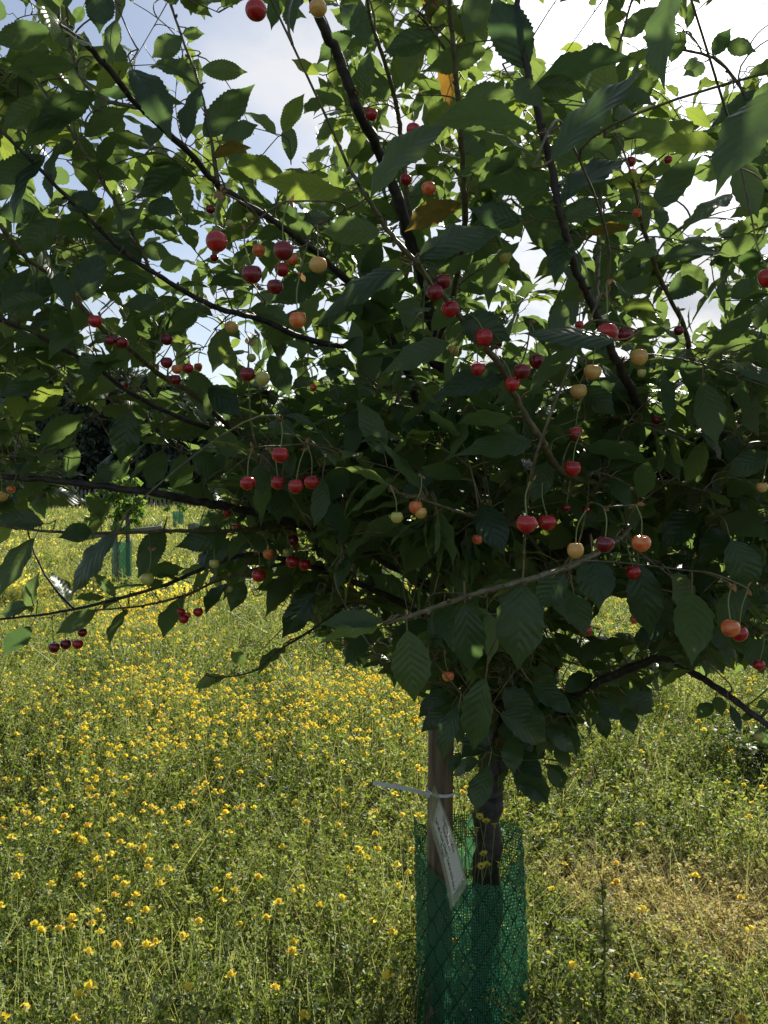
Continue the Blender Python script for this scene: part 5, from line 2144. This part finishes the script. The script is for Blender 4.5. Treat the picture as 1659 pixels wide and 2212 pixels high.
def clump_tree(name, x, y, h, rad, label, cat, nclump, leaf, mat, base=0.08, conical=False, group=None, trunk_r=0.15):
    z0 = float(gz(x, y))
    e = empty(name, (x, y, z0))
    m = MB()
    top = np.array((rng.normal() * 0.1 * rad, rng.normal() * 0.1 * rad, h * 0.85))
    pth = spline(np.array([(0, 0, -0.05), top * 0.4 + rng.normal(size=3) * 0.04 * rad, top]), 6)
    add_tube(m, pth, np.linspace(trunk_r, trunk_r * 0.25, len(pth)), 8)
    cl = []
    for k in range(nclump):
        zz = h * (base + (1 - base) * rng.uniform() ** 0.9)
        f = zz / h
        rr = rad * ((1.05 - f) ** 0.7 if conical else math.sqrt(max(0.05, 1 - ((f - 0.45) / 0.62) ** 2)))
        an = rng.uniform(0, 6.28)
        r_ = rr * math.sqrt(rng.uniform(0.12, 1))
        c = np.array((math.cos(an) * r_, math.sin(an) * r_, zz))
        cl.append(c)
        if k % 3 == 0:
            j = min(int(max(0.05, f - 0.12) / 0.85 * (len(pth) - 1)), len(pth) - 1)
            add_tube(m, np.array([pth[j], (pth[j] + c) / 2 + (0, 0, 0.05 * rad), c]), [trunk_r * 0.3, trunk_r * 0.2, trunk_r * 0.06], 5)
    m.build('trunk', M_bark, e)
    lf = MB()
    per = 26
    cl = np.repeat(np.array(cl), per, 0)
    n = len(cl)
    cs = np.repeat(rng.uniform(0.6, 1.3, nclump), per) * rad * 0.26
    dirs = nrm(rng.normal(size=(n, 3)))
    c = cl + dirs * (cs * rng.uniform(0.3, 1, n) ** 0.5)[:, None] * np.array((1, 1, 0.7))
    ax = nrm(dirs * 0.7 + rng.normal(size=(n, 3)) * 0.5 + np.array((0, 0, -0.25)))
    sd_ = nrm(np.cross(ax, rng.normal(size=(n, 3))))
    L = leaf * rng.uniform(0.6, 1.4, n)
    V, Fq = quads(c, ax, sd_, L, L * 0.55)
    t = np.stack([np.clip(np.repeat(rng.uniform(0.1, 0.8, nclump), per) + rng.normal(size=n) * 0.15, 0, 1), np.zeros(n), np.zeros(n), np.ones(n)], 1)
    lf.add(V, Fq, 0, None, np.repeat(t, 4, 0))
    lf.build('crown', mat, e, smooth=False)
    tag(e, label, cat, group)
    return e


WT = [(-30, 45, 9.0, 2.9, True, 'tall dark conifer at the left edge beyond the meadow'),
      (75, 47, 8.3, 2.7, False, 'dark round tree second from the left edge beyond the meadow'),
      (165, 44, 7.4, 2.5, True, 'dark pointed conifer third from the left edge beyond the meadow'),
      (255, 48, 7.8, 2.7, False, 'broad dark tree directly behind the sapling with the far green guard'),
      (340, 45, 7.0, 2.4, False, 'dark tree behind the paling fence, right of the far sapling'),
      (425, 49, 7.0, 2.6, True, 'dark drooping conifer near the right end of the wood'),
      (505, 47, 5.4, 2.3, False, 'lower dark tree ending the wood on the right')]
for (x, d, h, r, con, lab) in WT:
    q = P(x, 1106, d)
    clump_tree('wood_tree', q[0], q[1], h, r, lab, 'tree', 420, 0.34, M_wood, 0.03, con, 'dark trees beyond the meadow', 0.2)

hb = MB()
n = 60000
x = rng.uniform(-60, 70, n); y = 84 + rng.normal(size=n) * 1.2
top = 3.0 + 0.7 * np.sin(x * 0.31) + 0.5 * np.sin(x * 0.83 + 2) + 0.35 * np.sin(x * 2.1)
z = top * rng.uniform(0, 1, n) ** 0.8
ax = nrm(rng.normal(size=(n, 3))); sd_ = nrm(np.cross(ax, rng.normal(size=(n, 3))))
L = rng.uniform(0.4, 0.9, n)
V, Fq = quads(np.stack([x, y, z], 1), ax, sd_, L, L * 0.6)
hb.add(V, Fq, 0, None, np.repeat(np.stack([np.clip(0.45 + 0.3 * np.sin(x * 0.5) + rng.normal(size=n) * 0.2, 0, 1), np.zeros(n), np.zeros(n), np.ones(n)], 1), 4, 0))
o = hb.build('hedge', M_far, smooth=False)
tag(o, 'long low green hedge along the far side of the field', 'hedge')

# paling fence in front of the wood
fe = empty('paling_fence', (P(300, 1106, 38)[0], 38, 0.1))
fo_ = np.array(fe.location)
M_pale = plain('grey_weathered_paling', (0.15, 0.15, 0.125), 0.9, 0, 0.3, 0.5, 8)
m = MB()
xa, xb = P(-60, 1106, 38)[0], P(520, 1106, 38)[0]
for xx in np.arange(xa, xb, 0.20):
    w, hh, yy = 0.045, 1.15 + rng.uniform(-.06, .06), 38 + rng.uniform(-.02, .02)
    z0 = float(gz(xx, yy))
    lx = rng.uniform(-.03, .03)
    V = [(xx - w, yy, z0), (xx + w, yy, z0), (xx + w + lx, yy, z0 + hh - .05), (xx + lx, yy, z0 + hh), (xx - w + lx, yy, z0 + hh - .05)]
    V = V + [(a, b + 0.025, c) for a, b, c in V]
    b0 = m.n
    m.add(V, [(0, 1, 2, 4), (6, 5, 9, 7), (1, 0, 5, 6), (1, 6, 7, 2), (0, 4, 9, 5)])
    m.F.append(np.array([(2, 3, 4), (7, 9, 8)], np.int32) + b0); m.M.append(np.zeros(2, np.int32))
m.build('paling', M_pale, fe, smooth=False, origin=fo_)
for xx in np.arange(xa, xb, 2.4):
    m = MB()
    add_tube(m, np.array([(xx, 38.09, float(gz(xx, 38))), (xx, 38.09, 0.7), (xx, 38.09, 1.42)]), 0.05, 8)
    m.build('post', M_pale, fe, origin=fo_)
for zz in (0.45, 0.98):
    m = MB()
    add_tube(m, np.array([(xx, 38.04, zz + 0.14) for xx in np.linspace(xa, xb, 30)]), 0.008, 4)
    m.build('wire', M_pale, fe, origin=fo_)
tag(fe, 'grey paling fence between the meadow and the dark wood', 'fence')

# sapling with the far guard
gx, gy = P(262, 1106, 10.4)[0], 10.4
gzv = float(gz(gx, gy))
clump_tree('sapling', gx - 0.08, gy, 1.62, 0.36, 'light green sapling above the far green guard at left', 'tree', 60, 0.085, M_sap, 0.55, False, 'saplings across the meadow', 0.018)
guard('tree_guard', gx, gy, 0.118, lambda t: 0.76 + 0.02 * math.sin(2 * t), 'small blue-green guard round the sapling across the meadow at left', 0.0, 40, 16)
m = MB()
add_tube(m, np.array([(0.06, 0.06, 0), (0.06, 0.06, 0.5), (0.06, 0.06, 1.18)]), 0.03, 10)
se = empty('sapling_stake', (gx, gy, gzv))
m.build('post', M_pale, se)
m = MB()
add_tube(m, np.array([(-0.45, 0.0, 0.80), (-0.1, 0.02, 0.86), (0.5, 0.02, 0.93)]), 0.03, 10)
m.build('crossbar', M_pale, se)
m = MB()
add_tube(m, np.array([(-0.04, -0.1, 0), (-0.04, -0.1, 0.5), (-0.05, -0.1, 1.0)]), 0.025, 10)
m.build('post', M_pale, se)
tag(se, 'pale wooden posts with a crossbar propping the far sapling at left', 'stake')
for (x, d, lab) in ((385, 24, 'thin sapling far across the meadow near the end of the fence'), (512, 30, 'smallest sapling, far off between the cherry branches')):
    q = P(x, 1106, d)
    clump_tree('sapling', q[0], q[1], 1.7, 0.4, lab, 'tree', 40, 0.12, M_sap, 0.4, False, 'saplings across the meadow', 0.02)
    guard('tree_guard', q[0], q[1], 0.15, lambda t: 0.62, 'tiny blue-green guard round the ' + ('thin sapling by the fence end' if x == 385 else 'smallest far sapling'), 0.0, 24, 8)
